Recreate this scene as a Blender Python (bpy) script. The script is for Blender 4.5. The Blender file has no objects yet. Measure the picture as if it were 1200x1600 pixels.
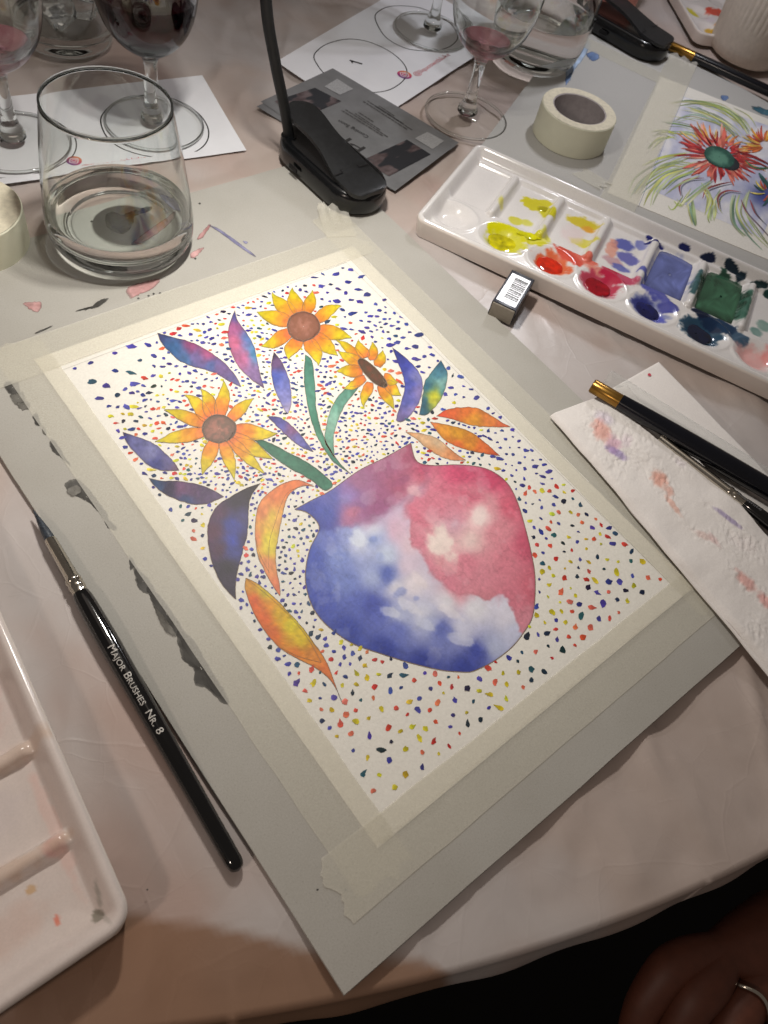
import bpy, bmesh, math, random
import numpy as np
from mathutils import Vector, Matrix, noise as mnoise

# ------------------------------------------------------------------ camera, world, lamps, exposure
SC = bpy.context.scene
K = 100.0               # scene units are centimetres; every length below is written in metres
SC.unit_settings.system = 'METRIC'; SC.unit_settings.scale_length = 1 / K
COL = SC.collection
CR = np.array([[0.7720505934760183, -0.6103404499038548, 0.17726369150079196],
               [-0.4392069850205248, -0.7139531781563407, -0.5453146648584108],
               [0.4593855738075677, 0.34315505913744065, -0.8192737640]])
CC = np.array([-0.18350246, -0.15840479, 0.31769136])
F = 1203.0
cam = bpy.data.cameras.new('camera')
camo = bpy.data.objects.new('camera', cam); COL.objects.link(camo)
M3 = CR.T @ np.diag([1, -1, -1])
camo.matrix_world = Matrix([list(M3[0]) + [K * CC[0]], list(M3[1]) + [K * CC[1]], list(M3[2]) + [K * CC[2]], [0, 0, 0, 1]])
cam.sensor_fit = 'VERTICAL'; cam.sensor_height = 36; cam.sensor_width = 27
cam.lens = F / 1600 * 36
cam.clip_start = 0.01 * K; cam.clip_end = 30 * K
cam.dof.use_dof = True; cam.dof.focus_distance = 0.40 * K; cam.dof.aperture_fstop = 20 / K
SC.camera = camo

W = bpy.data.worlds.new('World'); SC.world = W; W.use_nodes = True
W.node_tree.nodes['Background'].inputs[0].default_value = (1.0, 0.86, 0.76, 1)
W.node_tree.nodes['Background'].inputs[1].default_value = 0.105

def lamp(name, loc, aim, power, size, color, spread=180):
    l = bpy.data.lights.new(name, 'AREA'); l.shape = 'DISK'; l.size = size * K; l.energy = power * K * K; l.color = color
    o = bpy.data.objects.new(name, l); COL.objects.link(o); o.location = Vector(loc) * K
    l.cycles.is_caustics_light = True; l.spread = math.radians(spread)
    d = Vector(aim) - Vector(loc); o.rotation_euler = d.to_track_quat('-Z', 'Y').to_euler()
    return o
LAMP1 = Vector((0.045, 0.165, 0.345))
LAMP2 = Vector((0.500, 0.265, 0.330))
for k in (-1, 1):
    lamp('clip_lamp_light', LAMP1 + Vector((0.016 * k, 0.010 * k, 0)), (0.0, 0.09, 0), 0.40, 0.022, (1.0, 0.96, 0.89), 125)
    lamp('clip_lamp_light', LAMP2 + Vector((0.016 * k, 0.010 * k, 0)), (0.44, 0.16, 0), 0.36, 0.022, (0.95, 0.95, 1.0))
lamp('neighbour_lamp_light', (-0.62, -0.13, 0.42), (-0.15, -0.1, 0), 0.76, 0.05, (1.0, 0.84, 0.73))
lamp('room_fill_light', (0.15, 0.9, 1.7), (0.1, 0.1, 0), 1.05, 1.0, (1.0, 0.85, 0.74))  # unseen overhead panel, added wide for soft fill and reflections in the glass

SC.view_settings.view_transform = 'Standard'; SC.view_settings.look = 'None'
SC.view_settings.exposure = 0.0; SC.view_settings.gamma = 1.0
SC.cycles.max_bounces = 14; SC.cycles.transmission_bounces = 12; SC.cycles.transparent_max_bounces = 16
SC.cycles.glossy_bounces = 6; SC.cycles.blur_glossy = 0.6
SC.cycles.sample_clamp_indirect = 4.0
SC.cycles.caustics_refractive = True; SC.cycles.caustics_reflective = False

# ------------------------------------------------------------------ helpers
PI = math.pi
ZT = -0.0025            # top of the tablecloth; the taped paper lies at z = 0
ZB = -0.0004            # top of the drawing boards

def at(u, v, z=0.0):
    """table point under a photograph pixel, on the horizontal plane at height z"""
    d = CR.T @ np.array([(u - 600) / F, (v - 800) / F, 1.0])
    s = (z - CC[2]) / d[2]
    p = CC + s * d
    return (p[0], p[1], z)
def at_n(uv, z=0.0):
    uv = np.asarray(uv, float)
    d = np.c_[(uv[:, 0] - 600) / F, (uv[:, 1] - 800) / F, np.ones(len(uv))] @ CR
    s = (z - CC[2]) / d[:, 2]
    p = CC + s[:, None] * d
    p[:, 2] = z
    return p
def to_px(P):
    P = np.asarray(P, float)
    Q = (P - CC) @ CR.T
    return Q[:, :2] / Q[:, 2:] * F + [600, 800]

def lin(r, g, b):
    f = lambda c: ((c / 255 + 0.055) / 1.055) ** 2.4 if c > 10.3 else c / 255 / 12.92
    return (f(r), f(g), f(b))
def lin_n(a):
    a = np.clip(np.asarray(a, float), 0, 255) / 255
    return np.where(a > 0.04045, ((a + 0.055) / 1.055) ** 2.4, a / 12.92)

def _hash(ix, iy, seed):
    h = (ix.astype(np.int64) * 374761393 + iy.astype(np.int64) * 668265263 + seed * 974634777) & 0x7fffffff
    h = ((h ^ (h >> 13)) * 1274126177) & 0x7fffffff
    h = h ^ (h >> 16)
    return (h & 0xffff) / 65535.0
def vnoise(x, y, seed=0):
    x = np.asarray(x, float); y = np.asarray(y, float)
    ix = np.floor(x); iy = np.floor(y); fx = x - ix; fy = y - iy
    fx = fx * fx * (3 - 2 * fx); fy = fy * fy * (3 - 2 * fy)
    a = _hash(ix, iy, seed); b = _hash(ix + 1, iy, seed); c = _hash(ix, iy + 1, seed); d = _hash(ix + 1, iy + 1, seed)
    return (a * (1 - fx) + b * fx) * (1 - fy) + (c * (1 - fx) + d * fx) * fy
def fbm(x, y, seed=0, o=4):
    s = 0; a = 0.5; t = 0
    for k in range(o):
        s = s + a * vnoise(np.asarray(x) * 2 ** k + 17.3 * k, np.asarray(y) * 2 ** k - 9.1 * k, seed + k); t += a; a *= 0.5
    return s / t
def sstep(a, b, x):
    t = np.clip((x - a) / (b - a), 0, 1)
    return t * t * (3 - 2 * t)

def link(name, data, parent=None):
    o = bpy.data.objects.new(name, data); COL.objects.link(o)
    if parent is not None: o.parent = parent
    return o
def tag(o, label=None, cat=None, group=None, kind=None):
    if label: o['label'] = label
    if cat: o['category'] = cat
    if group: o['group'] = group
    if kind: o['kind'] = kind
    return o
def thing(name, label, cat, loc=(0, 0, 0), group=None):
    o = bpy.data.objects.new(name, None); COL.objects.link(o); o.location = Vector(loc) * K
    o.empty_display_size = 0.02 * K
    return tag(o, label, cat, group)

def mesh(name, verts, faces, mat, parent=None, smooth=True, colors=None, sharp=None):
    """one mesh object; verts are world coordinates, the parent's location is subtracted"""
    verts = np.asarray(verts, float).reshape(-1, 3) * K
    if parent is not None:
        off = np.zeros(3); p = parent
        while p is not None: off += np.array(p.location); p = p.parent
        verts = verts - off
    org = None
    if parent is None:
        org = np.array([verts[:, 0].mean(), verts[:, 1].mean(), verts[:, 2].min()]); verts = verts - org
    me = bpy.data.meshes.new(name)
    if isinstance(faces, np.ndarray): faces = faces.tolist()
    me.from_pydata(verts.tolist(), [], faces)
    me.update()
    me.polygons.foreach_set('use_smooth', [smooth] * len(me.polygons))
    if sharp is not None: me.set_sharp_from_angle(angle=math.radians(sharp))
    if colors is not None:
        c = np.asarray(colors, float)
        if c.ndim == 1: c = np.tile(c, (len(verts), 1))
        if c.shape[1] == 3: c = np.c_[c, np.ones(len(c))]
        at_ = me.color_attributes.new('col', 'FLOAT_COLOR', 'POINT')
        at_.data.foreach_set('color', c.astype(np.float32).ravel())
    if mat: me.materials.append(mat)
    o = link(name, me, parent)
    if org is not None: o.location = org
    return o

def grid_faces(nu, nv, wrap_u=False, wrap_v=False, flip=False):
    i = np.arange(nu if wrap_u else nu - 1); j = np.arange(nv if wrap_v else nv - 1)
    I, J = np.meshgrid(i, j, indexing='ij'); I = I.ravel(); J = J.ravel()
    I2 = (I + 1) % nu; J2 = (J + 1) % nv
    f = np.c_[I * nv + J, I2 * nv + J, I2 * nv + J2, I * nv + J2]
    return f[:, ::-1] if flip else f

def resample(pts, n, closed=False, smooth=True):
    p = np.asarray(pts, float)
    if closed: p = np.vstack([p, p[:1]])
    if smooth and len(p) > 2:
        out = []
        m = len(p)
        for k in range(m - 1):
            if closed: p0 = p[(k - 1) % (m - 1)]; p3 = p[(k + 2) % (m - 1)]
            else: p0 = p[max(k - 1, 0)]; p3 = p[min(k + 2, m - 1)]
            p1, p2 = p[k], p[k + 1]
            for t in np.linspace(0, 1, 12, endpoint=False):
                out.append(0.5 * ((2 * p1) + (-p0 + p2) * t + (2 * p0 - 5 * p1 + 4 * p2 - p3) * t * t + (-p0 + 3 * p1 - 3 * p2 + p3) * t ** 3))
        out.append(p[-1]); p = np.array(out)
    d = np.r_[0, np.cumsum(np.linalg.norm(np.diff(p, axis=0), axis=1))]
    s = np.linspace(0, d[-1], n + 1 if closed else n)
    if closed: s = s[:-1]
    return np.stack([np.interp(s, d, p[:, k]) for k in range(p.shape[1])], 1)

def tube(name, pts, r, mat, parent=None, seg=16, n=None, caps=True, smooth_path=True):
    P = resample(pts, n, smooth=smooth_path) if n else np.asarray(pts, float)
    m = len(P); R = np.full(m, r) if np.isscalar(r) else np.interp(np.linspace(0, 1, m), np.linspace(0, 1, len(r)), r)
    T = np.gradient(P, axis=0); T /= np.linalg.norm(T, axis=1)[:, None]
    ref = np.array([0.0, 0, 1]) if abs(T[0][2]) < 0.9 else np.array([1.0, 0, 0])
    V = []
    nrm = np.cross(T[0], ref); nrm /= np.linalg.norm(nrm)
    for k in range(m):
        nrm = nrm - T[k] * (nrm @ T[k]); nrm /= np.linalg.norm(nrm)
        b = np.cross(T[k], nrm)
        for a in range(seg):
            th = 2 * PI * a / seg
            V.append(P[k] + R[k] * (math.cos(th) * nrm + math.sin(th) * b))
    f = grid_faces(m, seg, wrap_v=True).tolist()
    if caps:
        f.append(list(range(seg))); f.append([(m - 1) * seg + k for k in range(seg)][::-1])
    return mesh(name, V, f, mat, parent, True, sharp=50)

def lathe(name, prof, c, mat, parent=None, seg=72, sharp=None, axis=None):
    """prof: list of (radius, height); revolved about the vertical through c"""
    V = []; n = len(prof)
    for k in range(seg):
        th = 2 * PI * k / seg; cs, sn = math.cos(th), math.sin(th)
        for r, z in prof: V.append((c[0] + r * cs, c[1] + r * sn, c[2] + z))
    V = np.array(V); F_ = grid_faces(seg, n, wrap_u=True).tolist()
    # close onto the axis: merge zero-radius rings
    me_f = []
    rep = {}
    for j, (r, z) in enumerate(prof):
        if r < 1e-7:
            for k in range(seg): rep[k * n + j] = j
    for f in F_:
        g = []
        for v in f:
            v = rep.get(v, v)
            if v not in g: g.append(v)
        if len(g) > 2: me_f.append(g)
    used = sorted({v for f in me_f for v in f}); idx = {v: i for i, v in enumerate(used)}
    return mesh(name, V[used], [[idx[v] for v in f] for f in me_f], mat, parent, True, sharp=sharp)

def smooth_prof(pts, n=60):
    return [tuple(p) for p in resample(np.array(pts, float), n)]

def slab(name, outline, z0, z1, mat, parent=None, bevel=0.0, smooth=False, colors=None):
    """prism from an outline (xy), bottom z0 top z1, optional bevel"""
    bm = bmesh.new()
    lo = [bm.verts.new((p[0], p[1], z0)) for p in outline]; hi = [bm.verts.new((p[0], p[1], z1)) for p in outline]
    n = len(outline)
    bm.faces.new(lo[::-1]); top = bm.faces.new(hi)
    for k in range(n): bm.faces.new((lo[k], lo[(k + 1) % n], hi[(k + 1) % n], hi[k]))
    bmesh.ops.recalc_face_normals(bm, faces=bm.faces)
    if bevel > 0:
        es = [e for e in bm.edges if abs(e.verts[0].co.z - e.verts[1].co.z) < 1e-9]
        bmesh.ops.bevel(bm, geom=es, offset=bevel, segments=3, profile=0.6, affect='EDGES')
    bm.verts.ensure_lookup_table()
    V = [tuple(v.co) for v in bm.verts]; Fs = [[v.index for v in f.verts] for f in bm.faces]
    bm.verts.index_update()
    Fs = [[v.index for v in f.verts] for f in bm.faces]
    bm.free()
    return mesh(name, V, Fs, mat, parent, True, colors, sharp=35)

def stadium(c, half_len, rad, ang, n=14, taper=1.0):
    """rounded-end outline; long axis at angle ang"""
    P = []
    for k in range(n + 1):
        th = -PI / 2 + PI * k / n; P.append((half_len + rad * math.cos(th), rad * math.sin(th)))
    for k in range(n + 1):
        th = PI / 2 + PI * k / n; P.append((-half_len + rad * taper * math.cos(th), rad * taper * math.sin(th)))
    ca, sa = math.cos(ang), math.sin(ang)
    return [(c[0] + x * ca - y * sa, c[1] + x * sa + y * ca) for x, y in P]

# ------------------------------------------------------------------ materials
def mat_new(name):
    m = bpy.data.materials.new(name); m.use_nodes = True
    nt = m.node_tree; b = nt.nodes['Principled BSDF']
    return m, nt, b
def setp(b, **k):
    for n, v in k.items():
        i = b.inputs[n.replace('_', ' ')]
        i.default_value = v
def tex_noise(nt, scale, detail=4, rough=0.6, coord='Object', dist=0.0):
    t = nt.nodes.new('ShaderNodeTexNoise'); t.inputs['Scale'].default_value = scale / K
    t.inputs['Detail'].default_value = detail; t.inputs['Roughness'].default_value = rough; t.inputs['Distortion'].default_value = dist
    c = nt.nodes.new('ShaderNodeTexCoord'); nt.links.new(c.outputs[coord], t.inputs['Vector'])
    return t
def bump(nt, b, src, strength, dist):
    n = nt.nodes.new('ShaderNodeBump'); n.inputs['Strength'].default_value = strength; n.inputs['Distance'].default_value = dist * K
    nt.links.new(src, n.inputs['Height']); nt.links.new(n.outputs[0], b.inputs['Normal']); return n
def ramp(nt, src, stops):
    r = nt.nodes.new('ShaderNodeValToRGB')
    el = r.color_ramp.elements
    while len(el) < len(stops): el.new(0.5)
    for e, (p, c) in zip(el, stops): e.position = p; e.color = (*c, 1)
    nt.links.new(src, r.inputs[0]); return r
def simple(name, rgb, rough=0.5, spec=0.5, noise_scale=0, noise_amt=0.15, bump_amt=0.0, metallic=0.0, coat=0.0, bump_dist=0.0003):
    m, nt, b = mat_new(name)
    setp(b, Roughness=rough, Metallic=metallic); b.inputs['Specular IOR Level'].default_value = spec
    b.inputs['Coat Weight'].default_value = coat
    c = lin(*rgb)
    if noise_scale:
        t = tex_noise(nt, noise_scale)
        lo = tuple(x * (1 - noise_amt) for x in c); hi = tuple(min(1, x * (1 + noise_amt)) for x in c)
        r = ramp(nt, t.outputs['Fac'], [(0.3, lo), (0.7, hi)]); nt.links.new(r.outputs[0], b.inputs['Base Color'])
        if bump_amt: bump(nt, b, t.outputs['Fac'], bump_amt, bump_dist)
    else: b.inputs['Base Color'].default_value = (*c, 1)
    return m
def attr_mat(name, rough, spec=0.4, grain=0.0, gscale=900, coat=0.0, gdist=0.0003):
    """colour comes from the mesh's own colour attribute, varied by fine pigment noise"""
    m, nt, b = mat_new(name)
    a = nt.nodes.new('ShaderNodeVertexColor'); a.layer_name = 'col'
    t = tex_noise(nt, 1100, 5, 0.75)
    mx = nt.nodes.new('ShaderNodeMix'); mx.data_type = 'RGBA'; mx.blend_type = 'MULTIPLY'; mx.inputs[0].default_value = 0.35
    r = ramp(nt, t.outputs['Fac'], [(0.25, (0.72, 0.72, 0.72)), (0.62, (1, 1, 1))])
    nt.links.new(a.outputs[0], mx.inputs[6]); nt.links.new(r.outputs[0], mx.inputs[7]); nt.links.new(mx.outputs[2], b.inputs['Base Color'])
    setp(b, Roughness=rough); b.inputs['Specular IOR Level'].default_value = spec; b.inputs['Coat Weight'].default_value = coat
    if grain:
        g = tex_noise(nt, gscale, 3, 0.6); bump(nt, b, g.outputs['Fac'], grain, gdist)
    return m

M = {}
# watercolour paper: warm white, cold-pressed tooth
m, nt, b = mat_new('watercolour_paper'); t = tex_noise(nt, 750, 4, 0.6)
r = ramp(nt, t.outputs['Fac'], [(0.3, lin(221, 217, 208)), (0.7, lin(231, 227, 218))]); nt.links.new(r.outputs[0], b.inputs['Base Color'])
setp(b, Roughness=0.75); b.inputs['Specular IOR Level'].default_value = 0.25; bump(nt, b, t.outputs['Fac'], 0.35, 0.0004); M['paper'] = m
M['paint'] = attr_mat('watercolour_paint', 0.5, 0.35, 0.3, 750)
M['paint_wet'] = attr_mat('glossy_wet_paint', 0.06, 0.6, 0.0, coat=0.6)
M['paint_thick'] = attr_mat('dried_thick_paint', 0.32, 0.5)
M['pencil'] = simple('pencil_graphite', (128, 108, 92), 0.6, 0.3, 1500, 0.5)
# grey pulp board with fibres and specks
m, nt, b = mat_new('grey_board'); t = tex_noise(nt, 1400, 3, 0.7); t2 = tex_noise(nt, 16, 4, 0.6)
r = ramp(nt, t.outputs['Fac'], [(0.22, lin(136, 132, 125)), (0.36, lin(172, 169, 162)), (0.75, lin(183, 180, 174))])
r2 = ramp(nt, t2.outputs['Fac'], [(0.3, (0.90, 0.89, 0.87)), (0.7, (1, 1, 1))])
mx = nt.nodes.new('ShaderNodeMix'); mx.data_type = 'RGBA'; mx.blend_type = 'MULTIPLY'; mx.inputs[0].default_value = 1
nt.links.new(r.outputs[0], mx.inputs[6]); nt.links.new(r2.outputs[0], mx.inputs[7]); nt.links.new(mx.outputs[2], b.inputs['Base Color'])
setp(b, Roughness=0.8); b.inputs['Specular IOR Level'].default_value = 0.2; bump(nt, b, t.outputs['Fac'], 0.2, 0.0003); M['board'] = m
# translucent masking tape: a yellowish filter with a little scatter and a satin sheen
m, nt, b = mat_new('masking_tape_film'); t = tex_noise(nt, 1300, 4, 0.7, dist=0.8)
r = ramp(nt, t.outputs['Fac'], [(0.3, lin(224, 220, 209)), (0.7, lin(240, 236, 226))]); nt.links.new(r.outputs[0], b.inputs['Base Color'])
setp(b, Roughness=0.5); b.inputs['Specular IOR Level'].default_value = 0.3
tr = nt.nodes.new('ShaderNodeBsdfTransparent'); tr.inputs[0].default_value = (0.985, 0.974, 0.918, 1)
al = ramp(nt, t.outputs['Fac'], [(0.25, (0.33,) * 3), (0.75, (0.42,) * 3)])
m1 = nt.nodes.new('ShaderNodeMixShader'); nt.links.new(al.outputs[0], m1.inputs[0]); nt.links.new(tr.outputs[0], m1.inputs[1]); nt.links.new(b.outputs[0], m1.inputs[2])
gl = nt.nodes.new('ShaderNodeBsdfGlossy'); gl.inputs['Roughness'].default_value = 0.42; lw = nt.nodes.new('ShaderNodeLayerWeight'); lw.inputs[0].default_value = 0.10
m2 = nt.nodes.new('ShaderNodeMixShader'); nt.links.new(lw.outputs['Fresnel'], m2.inputs[0]); nt.links.new(m1.outputs[0], m2.inputs[1]); nt.links.new(gl.outputs[0], m2.inputs[2])
bn = bump(nt, b, t.outputs['Fac'], 0.12, 0.0003); nt.links.new(bn.outputs[0], gl.inputs['Normal'])
nt.links.new(m2.outputs[0], nt.nodes['Material Output'].inputs[0]); M['tape'] = m
M['tape_side'] = simple('masking_tape_roll_side', (214, 206, 184), 0.7, 0.3, 300, 0.12, 0.2)
M['tape_face'] = simple('masking_tape_face', (214, 212, 190), 0.6, 0.35, 60, 0.04)
M['cardboard'] = simple('cardboard_core', (136, 126, 120), 0.85, 0.2, 500, 0.15)
M['cardboard_in'] = simple('cardboard_core_inside', (168, 160, 160), 0.8, 0.2, 300, 0.1)
M['print_paper'] = simple('printer_paper', (226, 226, 230), 0.7, 0.3, 40, 0.03)
M['ink'] = simple('black_print_ink', (22, 20, 22), 0.6, 0.3)
M['red_ink'] = simple('red_print_ink', (196, 72, 88), 0.6, 0.3, 200, 0.2)
M['print'] = attr_mat('printed_colour', 0.55, 0.35)
M['flyer'] = simple('grey_flyer_card', (116, 116, 118), 0.5, 0.4, 60, 0.12)
M['flyer_text'] = simple('flyer_dark_print', (58, 57, 58), 0.6, 0.3)
M['black'] = simple('black_plastic', (15, 16, 18), 0.2, 0.5, 120, 0.2)
M['black_matt'] = simple('black_satin_plastic', (26, 27, 29), 0.42, 0.5, 300, 0.25, 0.1)
M['neck'] = simple('black_rubber_neck', (20, 21, 23), 0.5, 0.4, 200, 0.2)
M['lens'] = simple('lamp_diffuser', (235, 232, 220), 0.4, 0.4)
M['lacquer'] = simple('black_lacquer', (8, 8, 9), 0.09, 0.6, 60, 0.2, coat=0.4)
M['navy'] = simple('navy_lacquer', (10, 12, 20), 0.18, 0.5, 60, 0.2)
M['gold'] = simple('gold_paint', (150, 112, 50), 0.28, 0.5, 200, 0.12, metallic=0.85)
M['silver'] = simple('ferrule_metal', (196, 190, 178), 0.16, 0.5, 150, 0.08, metallic=1.0)
M['silver_letter'] = simple('silver_foil_lettering', (190, 186, 180), 0.5, 0.5)
M['grey_letter'] = simple('faded_foil_lettering', (110, 110, 112), 0.5, 0.5)
m, nt, b = mat_new('brush_hair'); t = tex_noise(nt, 900, 3, 0.6)
r = ramp(nt, t.outputs['Fac'], [(0.3, lin(22, 26, 32)), (0.7, lin(66, 74, 84))]); nt.links.new(r.outputs[0], b.inputs['Base Color'])
setp(b, Roughness=0.4); bump(nt, b, t.outputs['Fac'], 0.4, 0.0004); M['hair'] = m
M['hair_brown'] = simple('dark_brush_hair', (52, 46, 42), 0.5, 0.4, 900, 0.4, 0.3)
M['tray'] = attr_mat('white_palette_plastic', 0.17, 0.5, 0.0)
M['white_plain'] = simple('white_palette_wall', (222, 212, 204), 0.22, 0.5, 30, 0.03)
M['eraser_rubber'] = simple('grey_eraser_rubber', (146, 138, 126), 0.7, 0.3, 400, 0.06, 0.1)
M['sleeve'] = simple('dark_blue_sleeve', (28, 30, 42), 0.22, 0.5, 60, 0.1)
M['sticker'] = simple('white_sticker', (232, 232, 234), 0.25, 0.5, 60, 0.02)
M['tissue'] = attr_mat('tissue_paper', 0.9, 0.15, 0.35, 500, gdist=0.0005)
M['cup'] = simple('white_stoneware', (204, 194, 182), 0.65, 0.35, 220, 0.08, 0.12)
M['pink'] = simple('dusty_pink_glaze', (196, 132, 118), 0.5, 0.4, 20, 0.08)
M['skin'] = simple('skin', (92, 52, 38), 0.55, 0.4, 160, 0.12, 0.15)
M['floor'] = simple('dark_floor', (14, 12, 11), 0.8, 0.2, 4, 0.3)
M['wood'] = simple('brown_table_wood', (110, 74, 52), 0.5, 0.4, 12, 0.25)
# clear glass and liquids
def glass(name, rgb, ior, rough=0.0):
    m, nt, b = mat_new(name); nt.nodes.remove(b)
    g = nt.nodes.new('ShaderNodeBsdfGlass'); g.inputs[0].default_value = (*rgb, 1); g.inputs['Roughness'].default_value = rough; g.inputs['IOR'].default_value = ior
    nt.links.new(g.outputs[0], nt.nodes['Material Output'].inputs[0]); return m
M['glass'] = glass('clear_glass', (0.975, 0.985, 0.98), 1.5)
m, nt, b = mat_new('thin_clear_glass'); nt.nodes.remove(b)
tr = nt.nodes.new('ShaderNodeBsdfTransparent'); tr.inputs[0].default_value = (0.99, 0.995, 0.992, 1)
gl = nt.nodes.new('ShaderNodeBsdfGlossy'); gl.inputs['Roughness'].default_value = 0.02
lw = nt.nodes.new('ShaderNodeLayerWeight'); fr = ramp(nt, lw.outputs['Facing'], [(0.0, (0.02,) * 3), (0.55, (0.04,) * 3), (0.85, (0.22,) * 3), (1.0, (0.8,) * 3)])
mxs = nt.nodes.new('ShaderNodeMixShader'); nt.links.new(fr.outputs[0], mxs.inputs[0]); nt.links.new(tr.outputs[0], mxs.inputs[1]); nt.links.new(gl.outputs[0], mxs.inputs[2])
nt.links.new(mxs.outputs[0], nt.nodes['Material Output'].inputs[0]); M['thin_glass'] = m
M['rim_glass'] = glass('fire_polished_rim', (0.97, 0.985, 0.98), 1.3, 0.45)
M['wet_glass'] = glass('glass_under_water', (0.985, 0.99, 0.988), 1.125)
M['water'] = glass('water', (0.97, 0.985, 0.985), 1.333)
M['ice'] = glass('ice', (0.97, 0.98, 0.98), 1.31, 0.02)
m = glass('red_wine', (0.42, 0.03, 0.075), 1.34); nt = m.node_tree
va = nt.nodes.new('ShaderNodeVolumeAbsorption'); va.inputs[0].default_value = (0.45, 0.04, 0.09, 1); va.inputs[1].default_value = 520 / K
nt.links.new(va.outputs[0], nt.nodes['Material Output'].inputs[1]); M['wine'] = m
m = glass('wine_dregs', (0.86, 0.60, 0.66), 1.34); M['dregs'] = m
# thin clear plastic tube: transparent film with a fresnel sheen
m, nt, b = mat_new('clear_plastic_film'); nt.nodes.remove(b)
tr = nt.nodes.new('ShaderNodeBsdfTransparent'); tr.inputs[0].default_value = (0.97, 0.975, 0.97, 1)
pb = nt.nodes.new('ShaderNodeBsdfPrincipled'); pb.inputs['Base Color'].default_value = (0.8, 0.81, 0.8, 1); pb.inputs['Roughness'].default_value = 0.12; pb.inputs['Specular IOR Level'].default_value = 0.9
lw = nt.nodes.new('ShaderNodeLayerWeight'); lw.inputs[0].default_value = 0.25
rr_n = ramp(nt, lw.outputs['Facing'], [(0.0, (0.10,) * 3), (0.85, (0.34,) * 3)])
mxs = nt.nodes.new('ShaderNodeMixShader'); nt.links.new(rr_n.outputs[0], mxs.inputs[0]); nt.links.new(tr.outputs[0], mxs.inputs[1]); nt.links.new(pb.outputs[0], mxs.inputs[2])
nt.links.new(mxs.outputs[0], nt.nodes['Material Output'].inputs[0]); M['film'] = m
# tablecloth: thin pinkish white sheet, faint wrinkles
m, nt, b = mat_new('tablecloth_sheet')
a = nt.nodes.new('ShaderNodeVertexColor'); a.layer_name = 'col'
t = tex_noise(nt, 40, 5, 0.6, dist=1.0)
r = ramp(nt, t.outputs['Fac'], [(0.3, (0.93, 0.92, 0.91)), (0.7, (1, 1, 1))])
mx = nt.nodes.new('ShaderNodeMix'); mx.data_type = 'RGBA'; mx.blend_type = 'MULTIPLY'; mx.inputs[0].default_value = 0.8
nt.links.new(a.outputs[0], mx.inputs[6]); nt.links.new(r.outputs[0], mx.inputs[7]); nt.links.new(mx.outputs[2], b.inputs['Base Color'])
setp(b, Roughness=0.36); b.inputs['Specular IOR Level'].default_value = 0.5
# creases: edges of warped cells, like a sheet that was folded and crushed
def crease(scale, width, seed_off):
    c = nt.nodes.new('ShaderNodeTexCoord'); n = nt.nodes.new('ShaderNodeTexNoise'); n.inputs['Scale'].default_value = scale * 0.7 / K; n.inputs['Detail'].default_value = 3
    nt.links.new(c.outputs['Object'], n.inputs['Vector'])
    ad = nt.nodes.new('ShaderNodeVectorMath'); ad.operation = 'MULTIPLY_ADD'; ad.inputs[1].default_value = (0.5 * K / scale,) * 3
    nt.links.new(n.outputs['Color'], ad.inputs[0]); nt.links.new(c.outputs['Object'], ad.inputs[2])
    v = nt.nodes.new('ShaderNodeTexVoronoi'); v.feature = 'DISTANCE_TO_EDGE'; v.inputs['Scale'].default_value = scale / K
    nt.links.new(ad.outputs[0], v.inputs['Vector'])
    return ramp(nt, v.outputs['Distance'], [(0.0, (1, 1, 1)), (width, (0.25, 0.25, 0.25)), (width * 5, (0, 0, 0))])
c1n = crease(14, 0.012, 0); c2n = crease(37, 0.02, 3)
def mth(op, a_, b_):
    x = nt.nodes.new('ShaderNodeMath'); x.operation = op
    for i_, q_ in enumerate((a_, b_)):
        if isinstance(q_, float): x.inputs[i_].default_value = q_
        else: nt.links.new(q_, x.inputs[i_])
    return x.outputs[0]
hsum = mth('ADD', mth('ADD', mth('MULTIPLY', c1n.outputs[0], 0.34), mth('MULTIPLY', c2n.outputs[0], 0.16)), mth('MULTIPLY', t.outputs['Fac'], 0.9))
bump(nt, b, hsum, 0.20, 0.0012); M['cloth'] = m

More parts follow.
